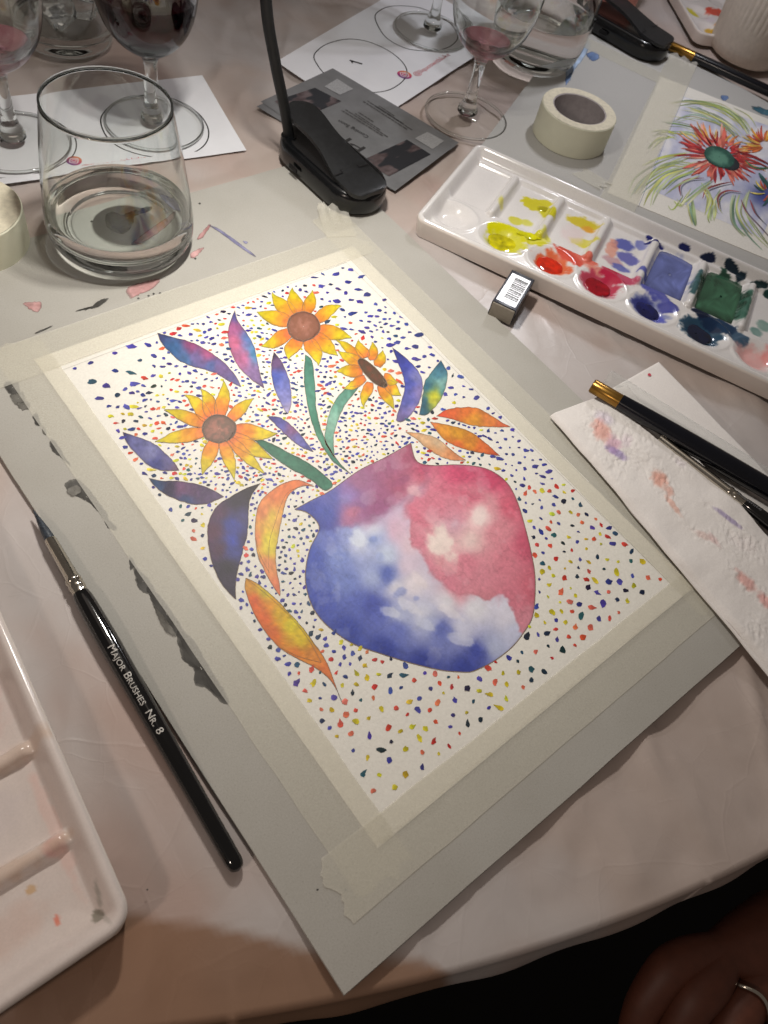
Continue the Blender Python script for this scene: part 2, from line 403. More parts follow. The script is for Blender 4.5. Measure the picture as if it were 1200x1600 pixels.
# ------------------------------------------------------------------ text
def text(name, body, start, end, mat, parent=None, wrap=None, z=None, shear=0.0, height=None, serif=False):
    """flat lettering whose baseline runs from start to end (world points); wrap maps local xy to world"""
    cu = bpy.data.curves.new(name, 'FONT'); cu.body = body; cu.size = 1.0; cu.shear = shear
    if serif: cu.small_caps_scale = 0.76
    if serif:
        for ch_i, ch in enumerate(cu.body_format):
            if body[ch_i].islower(): ch.use_small_caps = True
    cu.resolution_u = 3
    tmp = bpy.data.objects.new('tmp_text', cu); COL.objects.link(tmp)
    dg = bpy.context.evaluated_depsgraph_get()
    me = bpy.data.meshes.new_from_object(tmp.evaluated_get(dg))
    bpy.data.objects.remove(tmp); 
    if wrap:
        bm = bmesh.new(); bm.from_mesh(me); ys = [v.co.y for v in bm.verts]
        for k in range(1, 9):
            yk = min(ys) + (max(ys) - min(ys)) * k / 9
            bmesh.ops.bisect_plane(bm, geom=list(bm.verts) + list(bm.edges) + list(bm.faces), plane_co=(0, yk, 0), plane_no=(0, 1, 0))
        bm.to_mesh(me); bm.free()
    V = np.array([tuple(v.co) for v in me.vertices]); Fs = [list(p.vertices) for p in me.polygons]
    x0, x1 = V[:, 0].min(), V[:, 0].max()
    s = np.array(start, float); e = np.array(end, float); L = np.linalg.norm(e - s); sc = L / (x1 - x0)
    sy = sc if height is None else height / max(V[:, 1].max(), 1e-6)
    X = (V[:, 0] - x0) * sc; Y = V[:, 1] * sy
    if wrap: P = np.array([wrap(x, y) for x, y in zip(X, Y)])
    else:
        d = (e - s) / L; n = np.array([-d[1], d[0], 0])
        P = s + X[:, None] * d + Y[:, None] * n
    bpy.data.meshes.remove(me)
    return tag(mesh(name, P, Fs, mat, parent, False), kind='stuff')

def ribbon(name, uv, width, mat, parent=None, z=0.0, closed=False, n=60, colors=None, taper=False, raw=False):
    """flat stroke along a pixel path on plane z"""
    P = at_n(resample(uv, n, closed), z) if not raw else resample(uv, n, closed)
    T = np.roll(P, -1, 0) - np.roll(P, 1, 0) if closed else np.gradient(P, axis=0)
    T[:, 2] = 0; T /= np.linalg.norm(T, axis=1)[:, None] + 1e-12
    N = np.c_[-T[:, 1], T[:, 0], np.zeros(n)]
    w = np.full(n, width / 2)
    if taper: w = w * np.sin(np.linspace(0.12, PI - 0.05, n)) ** 0.7
    V = np.stack([P - N * w[:, None], P + N * w[:, None]], 1).reshape(-1, 3)
    return V, grid_faces(n, 2, wrap_u=closed)

class Bag:
    """gathers several sheets into one mesh"""
    def __init__(s): s.v = []; s.f = []; s.c = []; s.n = 0
    def add(s, V, F_, c=None):
        V = np.asarray(V, float); s.v.append(V); s.f += [[int(i) + s.n for i in f] for f in F_]
        if c is not None: s.c.append(np.tile(np.asarray(c, float)[:3], (len(V), 1)) if np.ndim(c) == 1 else np.asarray(c))
        s.n += len(V)
    def build(s, name, mat, parent=None, smooth=True):
        return mesh(name, np.vstack(s.v), s.f, mat, parent, smooth, np.vstack(s.c) if s.c else None)

def blob(c, rx, ry, ang, n=18, seed=0, amp=0.25, z=0.0, fr=1.6):
    th = np.linspace(0, 2 * PI, n, endpoint=False)
    r = 1 + amp * 2 * (fbm(np.cos(th) * fr + seed * 3.1 + 5, np.sin(th) * fr + seed * 1.7 + 5, seed, 3) - 0.5)
    x = rx * r * np.cos(th); y = ry * r * np.sin(th)
    ca, sa = math.cos(ang), math.sin(ang)
    return np.c_[c[0] + x * ca - y * sa, c[1] + x * sa + y * ca, np.full(n, z)]

def idw(px, ctrl, p=3.5, warp=7, seed=0, ws=24, eps=6.0):
    """colour at pixels px from scattered control colours, with a noisy warp like pigment bleeding"""
    px = np.asarray(px, float)
    q = px.copy()
    for k in (0, 1):
        q[:, k] += warp * 2 * (fbm(px[:, 0] / ws + 31 * k, px[:, 1] / ws - 13 * k, seed + 40 * k, 3) - 0.5) * 2
    C = np.array([c[0] for c in ctrl], float); K = np.array([c[1] for c in ctrl], float)
    d2 = ((q[:, None, :] - C[None]) ** 2).sum(2) + eps
    w = d2 ** (-p / 2)
    return (w[:, :, None] * K[None]).sum(1) / w.sum(1)[:, None]

# ------------------------------------------------------------------ setting: floor, round table, cloth
floor = mesh('floor', [(-4, -4, -0.78), (4, -4, -0.78), (4, 4, -0.78), (-4, 4, -0.78)], [(0, 1, 2, 3)], M['floor'], None, False)
tag(floor, kind='structure')

TC = np.array([0.2796, 0.6144]); TR = 0.9075
tb = thing('round_table', 'round table under the pinkish white sheet', 'table', (TC[0], TC[1], -0.78))
lathe('tabletop', [(0, -0.036), (TR - 0.020, -0.036), (TR - 0.014, -0.032), (TR - 0.014, -0.0130), (TR - 0.018, -0.0112), (0, -0.0108)], (TC[0], TC[1], 0), M['wood'], tb, 160, sharp=40)
lathe('table_leg', [(0, -0.775), (0.26, -0.775), (0.26, -0.76), (0.05, -0.74), (0.04, -0.06), (0.12, -0.0345), (0, -0.0345)], (TC[0], TC[1], 0), M['wood'], tb, 48, sharp=40)

def cloth_height(x, y):
    """waves and creases of the sheet; never above ZT"""
    # calm under the board, livelier towards the right and the near edge
    live = sstep(0.13, 0.22, x) + sstep(-0.13, -0.2, y) * 0.9 + sstep(0.25, 0.33, y) * 0.8 + sstep(-0.15, -0.19, x) * 0.55
    live = np.clip(live, 0.10, 1.0)
    broad = fbm(x * 16 + 3, y * 16, 5, 3)
    a = 0.9; u = x * math.cos(a) + y * math.sin(a); v = -x * math.sin(a) + y * math.cos(a)
    ridge = 1 - np.abs(2 * fbm(u * 9, v * 24, 9, 2) - 1)
    ridge2 = 1 - np.abs(2 * fbm(x * 42 + 7, y * 26, 15, 3) - 1)
    h = 0.0036 * broad + 0.0026 * sstep(0.70, 1.0, ridge) + 0.0006 * sstep(0.8, 1.0, ridge2)
    # soft folds radiating from under the near corner of the board
    th = np.arctan2(y + 0.06, x - 0.02)
    fold = np.sin(th * 17 + 2.2 * fbm(x * 9, y * 9, 21, 2) * 3)
    near = sstep(-0.15, -0.21, y)
    h = 0.75 * h + near * 0.0015 * fold
    return ZT - 0.0052 * 1.0 * live + np.minimum(h * live, 0.0052 * live)
nr, na = 300, 1000
rr = np.r_[np.linspace(0.04, TR - 0.010, nr - 28), TR - 0.010 + np.linspace(0.0008, 0.054, 28)]
# denser angles where the camera looks
aa = np.sort(np.r_[np.linspace(0, 2 * PI, 400, endpoint=False), np.linspace(PI * 1.12, PI * 1.75, 640)])
RR, AA = np.meshgrid(rr, aa, indexing='ij')
ex_ = RR - (TR - 0.010)
arc = 0.0032
rad = np.where(ex_ <= 0, RR, TR - 0.010 + np.where(ex_ < arc * PI / 2, arc * np.sin(np.clip(ex_ / arc, 0, PI / 2)), arc + 0.004 * sstep(0, 0.03, ex_ - arc * PI / 2)))
drop = np.where(ex_ <= 0, 0, np.where(ex_ < arc * PI / 2, arc * (1 - np.cos(np.clip(ex_ / arc, 0, PI / 2))), arc + ex_ - arc * PI / 2))
hem = 0.0030 * fbm(AA * 22, AA * 0 + 3, 8, 3) * sstep(0.02, 0.046, ex_)
drop = drop * 0.92 - hem * 0.9
wob = 0.0007 * np.sin(AA * 95 + 5 * fbm(AA * 14, AA * 0, 3, 2)) * sstep(0.004, 0.03, ex_)
CX = TC[0] + (rad + wob) * np.cos(AA); CY = TC[1] + (rad + wob) * np.sin(AA)
CZ = cloth_height(CX, CY) * (1 - sstep(-0.012, 0.0, ex_)) + (ZT - 0.0025) * sstep(-0.012, 0.0, ex_) - drop
Vc = np.stack([CX, CY, CZ], -1).reshape(-1, 3)
xs, ys = Vc[:, 0], Vc[:, 1]
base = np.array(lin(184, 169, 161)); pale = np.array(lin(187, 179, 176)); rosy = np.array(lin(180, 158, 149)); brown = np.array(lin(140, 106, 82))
k1 = sstep(0.42, 0.64, fbm(xs * 10, ys * 10, 61, 4))[:, None]; k2 = sstep(0.5, 0.72, fbm(xs * 14 + 9, ys * 8, 71, 4))[:, None]
cc = base * (1 - k1) + pale * k1; cc = cc * (1 - k2) + rosy * k2
# sheet colour turns brown in a ragged band along the near left rim
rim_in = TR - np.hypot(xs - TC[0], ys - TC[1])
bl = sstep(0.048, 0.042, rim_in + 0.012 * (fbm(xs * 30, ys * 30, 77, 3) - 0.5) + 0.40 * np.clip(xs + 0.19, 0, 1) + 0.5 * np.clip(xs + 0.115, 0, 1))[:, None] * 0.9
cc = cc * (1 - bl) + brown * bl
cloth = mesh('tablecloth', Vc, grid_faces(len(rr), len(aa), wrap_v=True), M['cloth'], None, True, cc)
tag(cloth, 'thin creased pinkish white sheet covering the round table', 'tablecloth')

# ------------------------------------------------------------------ drawing boards
def noisy_edge(quad, n, amp, seed):
    P = []
    for k in range(4):
        a = np.array(quad[k][:2]); b_ = np.array(quad[(k + 1) % 4][:2]); d = b_ - a; nn = np.array([-d[1], d[0]]) / np.linalg.norm(d)
        for i in range(n):
            t = i / n; P.append(a + d * t + nn * amp * (vnoise(t * 23 + k * 40, 0.5, seed) - 0.5) * (0 if i == 0 else 1))
    return P
bd = thing('drawing_board', 'grey pulp board under the vase painting, clip lamp and front tumbler', 'board', (0, 0.03, ZT))
slab('board_sheet', noisy_edge([(-0.1445, -0.1785), (0.1475, -0.1835), (0.1475, 0.2375), (-0.1445, 0.2365)], 14, 0.0005, 4), ZT + 0.0001, ZB, M['board'], bd, 0.0004)
# ink and paint stains on the board (shapes measured on the board)
M['stain'] = attr_mat('dried_stain', 0.75, 0.2, 0.2, 1400)
_nt = M['stain'].node_tree; _nt.links.new([n for n in _nt.nodes if n.type == 'VERTEX_COLOR'][0].outputs['Alpha'], _nt.nodes['Principled BSDF'].inputs['Alpha'])
stain_mat = (80, 78, 75)
stain_pale = (112, 109, 103)
pink_st = (190, 146, 144)
blue_st = (124, 122, 152)
def stain(uv, mat, parent, z, lab=None, jit=1.2, seed=1, name='ink_stain', grow=1.0):
    """dried wash of ink: ragged rim, uneven tone, darker where it pooled at the rim"""
    z = z + 0.000004 * (seed % 50); P = resample(np.array(uv, float), 90, True)
    P = P + jit * 2.4 * np.c_[fbm(P[:, 0] / 3, P[:, 1] / 3, seed, 3) - 0.5, fbm(P[:, 0] / 3 + 50, P[:, 1] / 3, seed, 3) - 0.5]
    ctr = P.mean(0); P = ctr + (P - ctr) * grow; rings = np.array([0.04, 0.3, 0.55, 0.75, 0.88, 0.96, 1.0])
    Q = np.vstack([ctr + (P - ctr) * q for q in rings]); q = np.repeat(rings, 90)
    c0 = np.array(mat, float)[None]; g = fbm(Q[:, 0] / 9, Q[:, 1] / 9, seed + 3, 4)[:, None]; g2 = fbm(Q[:, 0] / 30, Q[:, 1] / 30, seed + 5, 2)[:, None]
    col = c0 + (c0.max() * 0.35 + 12) * (g - 0.5) + 44 * (g2 - 0.5); col = col * (1 - 0.16 * sstep(0.8, 1.0, q)[:, None])
    al = np.clip((0.92 - 0.45 * sstep(0.72, 1.0, q)) * (0.62 + 0.75 * fbm(Q[:, 0] / 7 + 4, Q[:, 1] / 7, seed + 9, 3)), 0.15, 0.95)
    o = mesh(name, at_n(Q, z), grid_faces(7, 90, wrap_v=True), M['stain'], parent, False, np.c_[lin_n(col), al])
    if lab: o['label'] = lab
    return o
zs = ZB + 0.00004
for k, uv in enumerate([
        [(5, 603), (20, 598), (26, 612), (22, 618), (12, 616)], [(14, 622), (30, 617), (33, 630), (22, 634)], [(24, 634), (38, 631), (41, 640), (30, 642)],
        [(50, 652), (55, 651), (58, 664), (60, 667), (51, 664)], [(63, 670), (67, 672), (68, 681), (64, 680)],
        [(78, 692), (85, 697), (96, 716), (103, 727), (90, 716), (78, 706)],
        [(103, 765), (118, 756), (133, 768), (150, 790), (158, 803), (148, 800), (134, 786), (118, 778)],
        [(150, 800), (166, 815), (176, 826), (166, 826)], [(199, 872), (206, 884), (200, 890)],
        [(208, 893), (221, 902), (235, 921), (226, 926), (214, 920)], [(232, 928), (252, 944), (282, 990), (272, 992), (258, 976), (240, 952)],
        [(280, 1000), (300, 1010), (312, 1030), (345, 1086), (334, 1088), (318, 1073), (302, 1066), (300, 1048), (286, 1034)]]):
    stain([(u + 4, v - 2.5) for u, v in uv], stain_mat if k not in (1, 2, 4) else stain_pale, bd, zs, seed=k, jit=1.5, grow=1.25)
stain([(104, 765), (120, 757), (128, 768), (112, 776)], stain_pale, bd, zs + 0.00025, seed=30)
stain([(240, 945), (256, 962), (276, 992), (262, 990), (250, 972)], stain_pale, bd, zs + 0.00025, seed=31)
# under and round the front tumbler
stain([(168, 358), (178, 352), (192, 357), (205, 352), (236, 343), (238, 350), (214, 358), (210, 372), (196, 386), (180, 382), (170, 376)], stain_mat, bd, zs, seed=33)
stain([(208, 402), (240, 376), (262, 362), (278, 352), (274, 366), (246, 388), (222, 402)], pink_st, bd, zs, seed=34, name='paint_stain')
stain([(250, 324), (266, 330), (290, 345), (280, 352), (262, 340)], blue_st, bd, zs, seed=35, name='paint_stain')
stain([(198, 450), (226, 440), (250, 436), (240, 450), (222, 458), (204, 466)], pink_st, bd, zs, seed=36, name='paint_stain')
stain([(298, 396), (318, 386), (312, 396), (300, 404)], pink_st, bd, zs, seed=37, name='paint_stain')
stain([(308, 372), (324, 353), (330, 352), (316, 372)], pink_st, bd, zs, seed=41, name='paint_stain')
stain([(116, 486), (140, 480), (158, 468), (170, 466), (162, 474), (146, 482)], stain_mat, bd, zs, seed=38)
stain([(56, 519), (80, 509), (80, 511), (58, 521)], stain_mat, bd, zs, seed=39, jit=0.3)
stain([(36, 474), (64, 472), (58, 488)], pink_st, bd, zs, seed=40, name='paint_stain')
stain([(326, 352), (340, 356), (372, 378), (398, 398), (396, 400), (366, 380), (338, 359)], blue_st, bd, zs, seed=42, jit=0.5, name='paint_stain')
stain([(379, 376), (387, 378), (384, 381)], blue_st, bd, zs, seed=43, jit=0.3, name='paint_stain')
for k, (u, v) in enumerate([(146, 367), (305, 404), (232, 462), (216, 466), (240, 459), (250, 458), (230, 1390), (496, 1390), (540, 1390), (700, 365), (312, 318)]):
    stain([(u - 2, v), (u, v - 1.6), (u + 2.2, v), (u, v + 1.8)], stain_mat, bd, zs, seed=60 + k, jit=0.4)

bd2 = thing('drawing_board', 'grey board with blue smears under the flower painting at top right', 'board', (0.5, 0.2, ZT))
q2 = [(0.2572, 0.1940, ZB), (0.3995, -0.1036, ZB), (0.640, 0.020, ZB), at(1200, 160, ZB), at(1040, 70, ZB), at(915, 10, ZB)]
slab('board_sheet', [p[:2] for p in q2], ZT + 0.0001, ZB, simple('pale_grey_board', (178, 176, 172), 0.8, 0.2, 900, 0.05, 0.15), bd2, 0.0004)
blue_wash = (158, 178, 204)
blue_dark = (112, 136, 178)
stain([(905, 66), (922, 66), (918, 80), (908, 96), (896, 112), (888, 130), (884, 112), (893, 90)], blue_wash, bd2, zs, seed=51, name='paint_stain')
stain([(916, 84), (930, 80), (937, 88), (928, 96), (920, 91)], blue_dark, bd2, zs, seed=52, name='paint_stain')
stain([(884, 122), (893, 113), (890, 124), (884, 134)], blue_dark, bd2, zs, seed=53, name='paint_stain')
stain([(1126, 150), (1136, 149), (1139, 154), (1130, 157)], blue_dark, bd2, zs, seed=54, name='paint_stain')
stain([(1173, 166), (1190, 168), (1214, 178), (1210, 184), (1186, 177)], (64, 110, 128), bd2, zs, seed=55, name='paint_stain')

# ------------------------------------------------------------------ the vase painting
pt = thing('watercolour_painting', 'watercolour of sunflowers in a blue and red vase with confetti dots', 'painting', (0, 0, ZB))
hw, hh = 0.1052, 0.1475
slab('paper', [(-hw, -hh), (hw, -hh), (hw, hh), (-hw, hh)], ZB + 0.00005, 0.0, M['paper'], pt, 0.0)
ZP = 0.00010
POLY = []          # painted outlines, kept free of dots
LINES = Bag()
def loft_paint(name, A, B, s1, s2, ctrl, nu=44, nv=13, z=ZP, outline=True, edge=0.86, seed=0, label=None, parent=None, lw=0.00018, warp=4, ws=14):
    """sheet of paint between two boundary curves running from tip A to tip B"""
    c1 = resample([A] + list(s1) + [B], nu); c2 = resample([A] + list(s2) + [B], nu)
    for q_, cv in enumerate((c1, c2)):
        wv = 2.2 * np.c_[fbm(cv[:, 0] / 6 + 9 * q_, cv[:, 1] / 6, seed + 61, 3) - 0.5, fbm(cv[:, 0] / 6 + 70, cv[:, 1] / 6 + 9 * q_, seed + 67, 3) - 0.5]
        cv += wv * np.sin(np.linspace(0, PI, nu))[:, None] ** 0.5
    t = np.linspace(0, 1, nv)
    G = c1[:, None, :] * (1 - t)[None, :, None] + c2[:, None, :] * t[None, :, None]
    px = G.reshape(-1, 2)
    col = 0.75 * idw(px, ctrl, 3.4, warp, seed, ws, 40) + 0.25 * idw(px, ctrl, 3.4, warp * 1.6, seed, ws * 0.4, 12)
    e = np.minimum(t, 1 - t)[None, :].repeat(nu, 0).ravel(); wpx = np.linalg.norm(c1 - c2, axis=1)[:, None].repeat(nv, 1).ravel()
    ed = np.exp(-(e * wpx / 1.6) ** 1.0)                            # pigment gathers at the rim
    g = fbm(px[:, 0] / 5, px[:, 1] / 5, seed + 7, 3)
    col = col * (1 - (1 - edge) * ed)[:, None] * (0.93 + 0.16 * (g - 0.5) * 2)[:, None] + (14 * (fbm(px[:, 0] / 14, px[:, 1] / 14, seed + 3, 3) - 0.5))[:, None]
    o = mesh(name, at_n(px, z), grid_faces(nu, nv), M['paint'], parent or pt, False, lin_n(col))
    if label: o['label'] = label
    out = np.vstack([c1, c2[::-1][1:-1]]); POLY.append(out)
    if outline:
        V, f = ribbon('l', np.vstack([c1, c2[::-1]]), lw, None, z=z + 0.00006, n=90); LINES.add(V, f)
    return o

# ---- vase
def inside(pts, poly):
    x, y = pts[:, 0], pts[:, 1]; c = np.zeros(len(pts), bool); n = len(poly); j = n - 1
    for i in range(n):
        xi, yi = poly[i]; xj, yj = poly[j]
        c ^= ((yi > y) != (yj > y)) & (x < (xj - xi) * (y - yi) / (yj - yi + 1e-12) + xi); j = i
    return c
VR = [(651, 720), (675, 727), (715, 726), (752, 730), (777, 741), (796, 759), (810, 788), (821, 825), (830, 862), (836, 898), (836, 935), (832, 964), (820, 986), (799, 1012), (770, 1034), (746, 1046)]
VL = [(480, 801), (497, 818), (497, 832), (484, 858), (477, 895), (480, 924), (491, 953), (513, 979), (550, 1005), (594, 1021), (642, 1036), (689, 1047), (722, 1050)]
vc = [((720, 735), (190, 52, 92)), ((770, 748), (186, 44, 84)), ((800, 790), (198, 74, 100)), ((825, 850), (194, 68, 98)), ((834, 920), (194, 84, 104)), ((825, 968), (206, 126, 142)),
      ((640, 702), (160, 82, 106)), ((600, 727), (156, 90, 122)), ((562, 750), (156, 102, 136)), ((620, 760), (166, 86, 114)), ((590, 790), (152, 86, 128)), ((545, 775), (140, 112, 168)), ((662, 752), (190, 96, 116)), ((650, 768), (216, 166, 176)), ((670, 734), (184, 66, 98)), ((600, 775), (156, 90, 126)), ((560, 790), (142, 96, 142)),
      ((466, 795), (52, 58, 140)), ((484, 795), (54, 64, 150)), ((508, 800), (70, 82, 164)), ((516, 778), (92, 96, 168)), ((548, 803), (178, 112, 144)), ((578, 812), (164, 122, 154)), ((500, 825), (60, 68, 150)),
      ((486, 870), (58, 76, 166)), ((484, 900), (54, 72, 162)), ((497, 940), (56, 72, 164)), ((540, 988), (48, 64, 154)), ((600, 1016), (48, 62, 150)), ((660, 1036), (48, 60, 146)), ((725, 1043), (54, 66, 150)), ((745, 1020), (72, 82, 164)),
      ((530, 870), (120, 136, 198)), ((540, 910), (110, 126, 192)), ((560, 945), (84, 98, 178)), ((590, 962), (90, 102, 182)), ((620, 985), (100, 112, 186)), ((690, 992), (122, 132, 196)), ((515, 840), (100, 112, 182)), ((545, 838), (140, 150, 202)),
      ((562, 845), (206, 210, 228)), ((582, 832), (224, 224, 236)), ((605, 868), (196, 206, 228)), ((585, 900), (165, 176, 214)), ((620, 915), (220, 216, 226)), ((648, 910), (226, 216, 222)), ((700, 940), (222, 220, 228)), ((740, 952), (224, 222, 230)), ((790, 962), (218, 214, 228)), ((800, 990), (196, 198, 222)), ((770, 1010), (182, 188, 216)), ((720, 980), (206, 206, 226)), ((660, 958), (210, 210, 226)), ((628, 962), (178, 184, 216)), ((640, 880), (214, 196, 212)), ((670, 975), (172, 178, 212)),
      ((583, 842), (140, 156, 206)), ((604, 894), (92, 108, 180)), ((605, 900), (96, 110, 182)), ((690, 985), (96, 106, 178)), ((582, 948), (66, 78, 162)),
      ((640, 790), (204, 108, 132)), ((680, 782), (206, 112, 134)), ((730, 780), (206, 106, 128)), ((760, 790), (212, 142, 152)), ((656, 850), (208, 116, 138)), ((688, 848), (234, 214, 206)), ((700, 876), (226, 182, 178)), ((752, 808), (234, 214, 210)), ((735, 845), (228, 196, 192)), ((710, 818), (206, 160, 176)), ((730, 880), (206, 112, 132)), ((700, 910), (206, 116, 138)), ((760, 900), (212, 132, 148)), ((790, 880), (206, 112, 130)), ((760, 932), (206, 124, 138)), ((715, 928), (216, 156, 168)), ((800, 930), (206, 108, 128)), ((670, 890), (208, 122, 144)), ((780, 830), (212, 128, 142)), ((620, 830), (212, 176, 196)), ((640, 850), (222, 196, 208))]
c1 = resample([(460, 796)] + VL + [(735, 1050)], 300); c2 = resample([(642, 692)] + VR + [(735, 1050)], 300)
tt = np.linspace(0, 1, 280)
top = np.array(resample([(460, 796), (488, 781), (517, 766), (561, 735), (601, 715), (642, 692)], 280))
G = c1[:, None] * (1 - tt)[None, :, None] + c2[:, None] * tt[None, :, None]
bl_ = np.clip(1 - np.arange(300) / 39, 0, 1)[:, None, None]
G = G + (top - G[0])[None] * bl_
px = G.reshape(-1, 2)
NECK = np.array([(440, 800), (470, 802), (497, 834), (545, 822), (600, 802), (640, 782), (662, 764), (672, 728), (660, 680), (440, 680)], float)
REDR = np.array([(668, 724), (662, 764), (636, 792), (640, 830), (650, 858), (668, 890), (695, 915), (722, 931), (755, 937), (788, 930), (803, 955), (812, 985), (830, 1010), (880, 1000), (880, 700)], float)
def soft_in(P, poly, w):
    d = np.full(len(P), 1e9)
    for a_, b_ in zip(poly, np.roll(poly, -1, 0)):
        ab = b_ - a_; t = np.clip(((P - a_) @ ab) / (ab @ ab), 0, 1); d = np.minimum(d, np.linalg.norm(P - a_ - t[:, None] * ab, axis=1))
    return d * np.where(inside(P, poly), 1, -1)
wp = px + 2 * np.c_[9 * (fbm(px[:, 0] / 17, px[:, 1] / 17, 81, 4) - 0.5), 9 * (fbm(px[:, 0] / 17 + 40, px[:, 1] / 17, 82, 4) - 0.5)]
cp_in = np.array([c[0] for c in vc], float)
n_in = inside(cp_in, NECK); r_in = inside(cp_in, REDR) & ~n_in
sets = [[c for c, f_ in zip(vc, m_) if f_] for m_ in (n_in, r_in, ~n_in & ~r_in)]
mixc = lambda st, sd: 0.80 * idw(px, st, 3.6, 3.2, sd, 60, 90) + 0.20 * idw(px, st, 3.6, 4, sd + 1, 15, 40)
colN, colR, colB = [mixc(st, 3 + 5 * q) for q, st in enumerate(sets)]
colR = colR * 0.80 + np.array([230, 178, 184.]) * 0.20
dR_, dN_ = soft_in(wp, REDR, 4), soft_in(wp, NECK, 4)
kR = np.where(px[:, 1] + 0.9 * (px[:, 0] - 650) < 800, sstep(-12, 12, dR_), sstep(-3.0, 4.0, dR_))[:, None]; kN = sstep(-9, 9, dN_ + 8 * (fbm(px[:, 0] / 26, px[:, 1] / 26, 83, 3) - 0.5))[:, None] * 0.95
col = colB * (1 - kR) + colR * kR
col = col * (1 - 0.07 * np.exp(-np.abs(dR_ - 2.5) / 2.5) * (px[:, 1] > 770))[:, None]        # wet edge of the red wash
col = col * (1 - kN) + colN * kN
col = col * (1 - 0.05 * np.exp(-np.abs(dN_) / 2.0))[:, None]
g1 = fbm(px[:, 0] / 9, px[:, 1] / 9, 12, 4); g2 = fbm(px[:, 0] / 30, px[:, 1] / 30, 14, 4)
# blooms: soft back-runs where water pushed the pigment outwards
rdg = 1 - np.abs(2 * fbm(px[:, 0] / 34, px[:, 1] / 34, 19, 4) - 1)
def wash(col, u, v, ru, rv, a_, c, op, hard=0.35, sd=0):
    dx, dy = px[:, 0] - u, px[:, 1] - v; ca, sa = math.cos(a_), math.sin(a_)
    d = np.hypot((dx * ca + dy * sa) / ru, (-dx * sa + dy * ca) / rv) + 0.9 * (fbm(px[:, 0] / 11 + sd, px[:, 1] / 11, 400 + sd, 4) - 0.5)
    w = op * (1 - sstep(1 - hard, 1 + 0.05, d))
    return col * (1 - w)[:, None] + np.array(c, float) * w[:, None]
for k, (u, v, ru, rv, a_, c, op, hd) in enumerate([
        (715, 892, 62, 34, 0.55, (214, 134, 150), .55, .6), (775, 905, 26, 40, 0.1, (210, 126, 142), .5, .7), (700, 800, 44, 22, 0.3, (208, 122, 142), .45, .7),
        (690, 850, 22, 34, -0.55, (236, 220, 212), .85, .5), (750, 806, 16, 20, 0.2, (236, 218, 214), .75, .6), (712, 818, 12, 12, 0, (204, 176, 190), .6, .7), (735, 842, 12, 16, 0.2, (230, 202, 198), .6, .7),
        (700, 885, 20, 10, 0.6, (216, 140, 150), .5, .7), (660, 815, 30, 9, 0.8, (202, 104, 126), .5, .6), (765, 870, 24, 34, 0.2, (214, 140, 152), .5, .8), (720, 770, 46, 10, 0.25, (200, 92, 118), .5, .7),
        (648, 768, 16, 9, 0.5, (218, 172, 182), .8, .5), (625, 752, 20, 7, -0.4, (150, 84, 118), .5, .6), (585, 792, 34, 9, -0.42, (150, 88, 128), .55, .6), (555, 800, 16, 9, -0.2, (186, 112, 138), .6, .6), (540, 780, 14, 12, 0, (140, 132, 188), .5, .7),
        (560, 842, 18, 16, 0.3, (212, 218, 232), .8, .5), (583, 842, 8, 7, 0, (134, 150, 206), .7, .6), (605, 895, 8, 12, 0.3, (92, 108, 184), .8, .5), (594, 870, 8, 9, 0, (150, 164, 214), .5, .7), (625, 925, 14, 8, -0.4, (130, 142, 200), .6, .5),
        (650, 935, 7, 6, 0, (140, 150, 204), .6, .5), (580, 945, 14, 16, 0.4, (72, 84, 170), .6, .5), (612, 958, 22, 9, 0.4, (214, 216, 230), .6, .4), (640, 948, 24, 10, 0.6, (222, 220, 230), .6, .4), (690, 985, 9, 16, 0.1, (100, 112, 184), .65, .5), (720, 1000, 26, 10, 0.3, (206, 208, 228), .6, .4),
        (742, 1016, 9, 14, 0, (66, 78, 164), .7, .5), (665, 975, 20, 9, 0.5, (204, 208, 228), .6, .4), (700, 955, 30, 8, 0.55, (228, 222, 228), .6, .5), (655, 905, 26, 9, 0.8, (230, 218, 222), .6, .5)]):
    col = wash(col, u, v, ru, rv, a_, c, op, hd, k)
f1 = fbm(px[:, 0] / 40, px[:, 1] / 40, 91, 3); f2 = fbm(px[:, 0] / 24 + 7, px[:, 1] / 24, 93, 3)
satn = (col.max(1) - col.min(1)) / 255.0
dry = 0.13 * np.exp(-np.abs(f1 - 0.50) / 0.010) * (f1 > 0.498) + 0.10 * np.exp(-np.abs(f2 - 0.57) / 0.014) * (f2 > 0.568)      # drying lines of back-runs
gran = fbm(px[:, 0] / 3.2, px[:, 1] / 3.2, 95, 3) - 0.5
strk = fbm((px[:, 0] + px[:, 1]) / 40, (px[:, 0] - px[:, 1]) / 5, 97, 3) - 0.5
col = col * (1 + 0.10 * (g1 - 0.5) - dry * np.clip(satn * 2.2, 0, 1) + (0.20 * gran + 0.10 * strk) * np.clip(satn * 2, 0.15, 1))[:, None]
sat = 1 - col.min(1) / 255.0
lift = sstep(0.58, 0.72, fbm(px[:, 0] / 26 + 5, px[:, 1] / 26, 23, 4)) * 0.16 * sstep(0.1, 0.5, sat)
col = col * (1 - lift)[:, None] + np.array([232, 226, 228]) * lift[:, None]
dist_e = np.minimum(np.tile(tt, 300), 1 - np.tile(tt, 300)) * np.repeat(np.linalg.norm(c1 - c2, axis=1), 280)
col = col * (1 - 0.22 * np.exp(-dist_e / 2.2))[:, None]
vase = mesh('painted_vase', at_n(px, ZP), grid_faces(300, 280), M['paint'], pt, False, lin_n(col))
vase['label'] = 'vase washed blue at lower left and crimson at upper right'
POLY.append(np.vstack([top, c2, c1[::-1]]))
V, f = ribbon('l', np.vstack([top[::-1], c1[3:], c2[::-1]]), 0.00035, None, z=ZP + 0.00006, n=260); LINES.add(V, f)

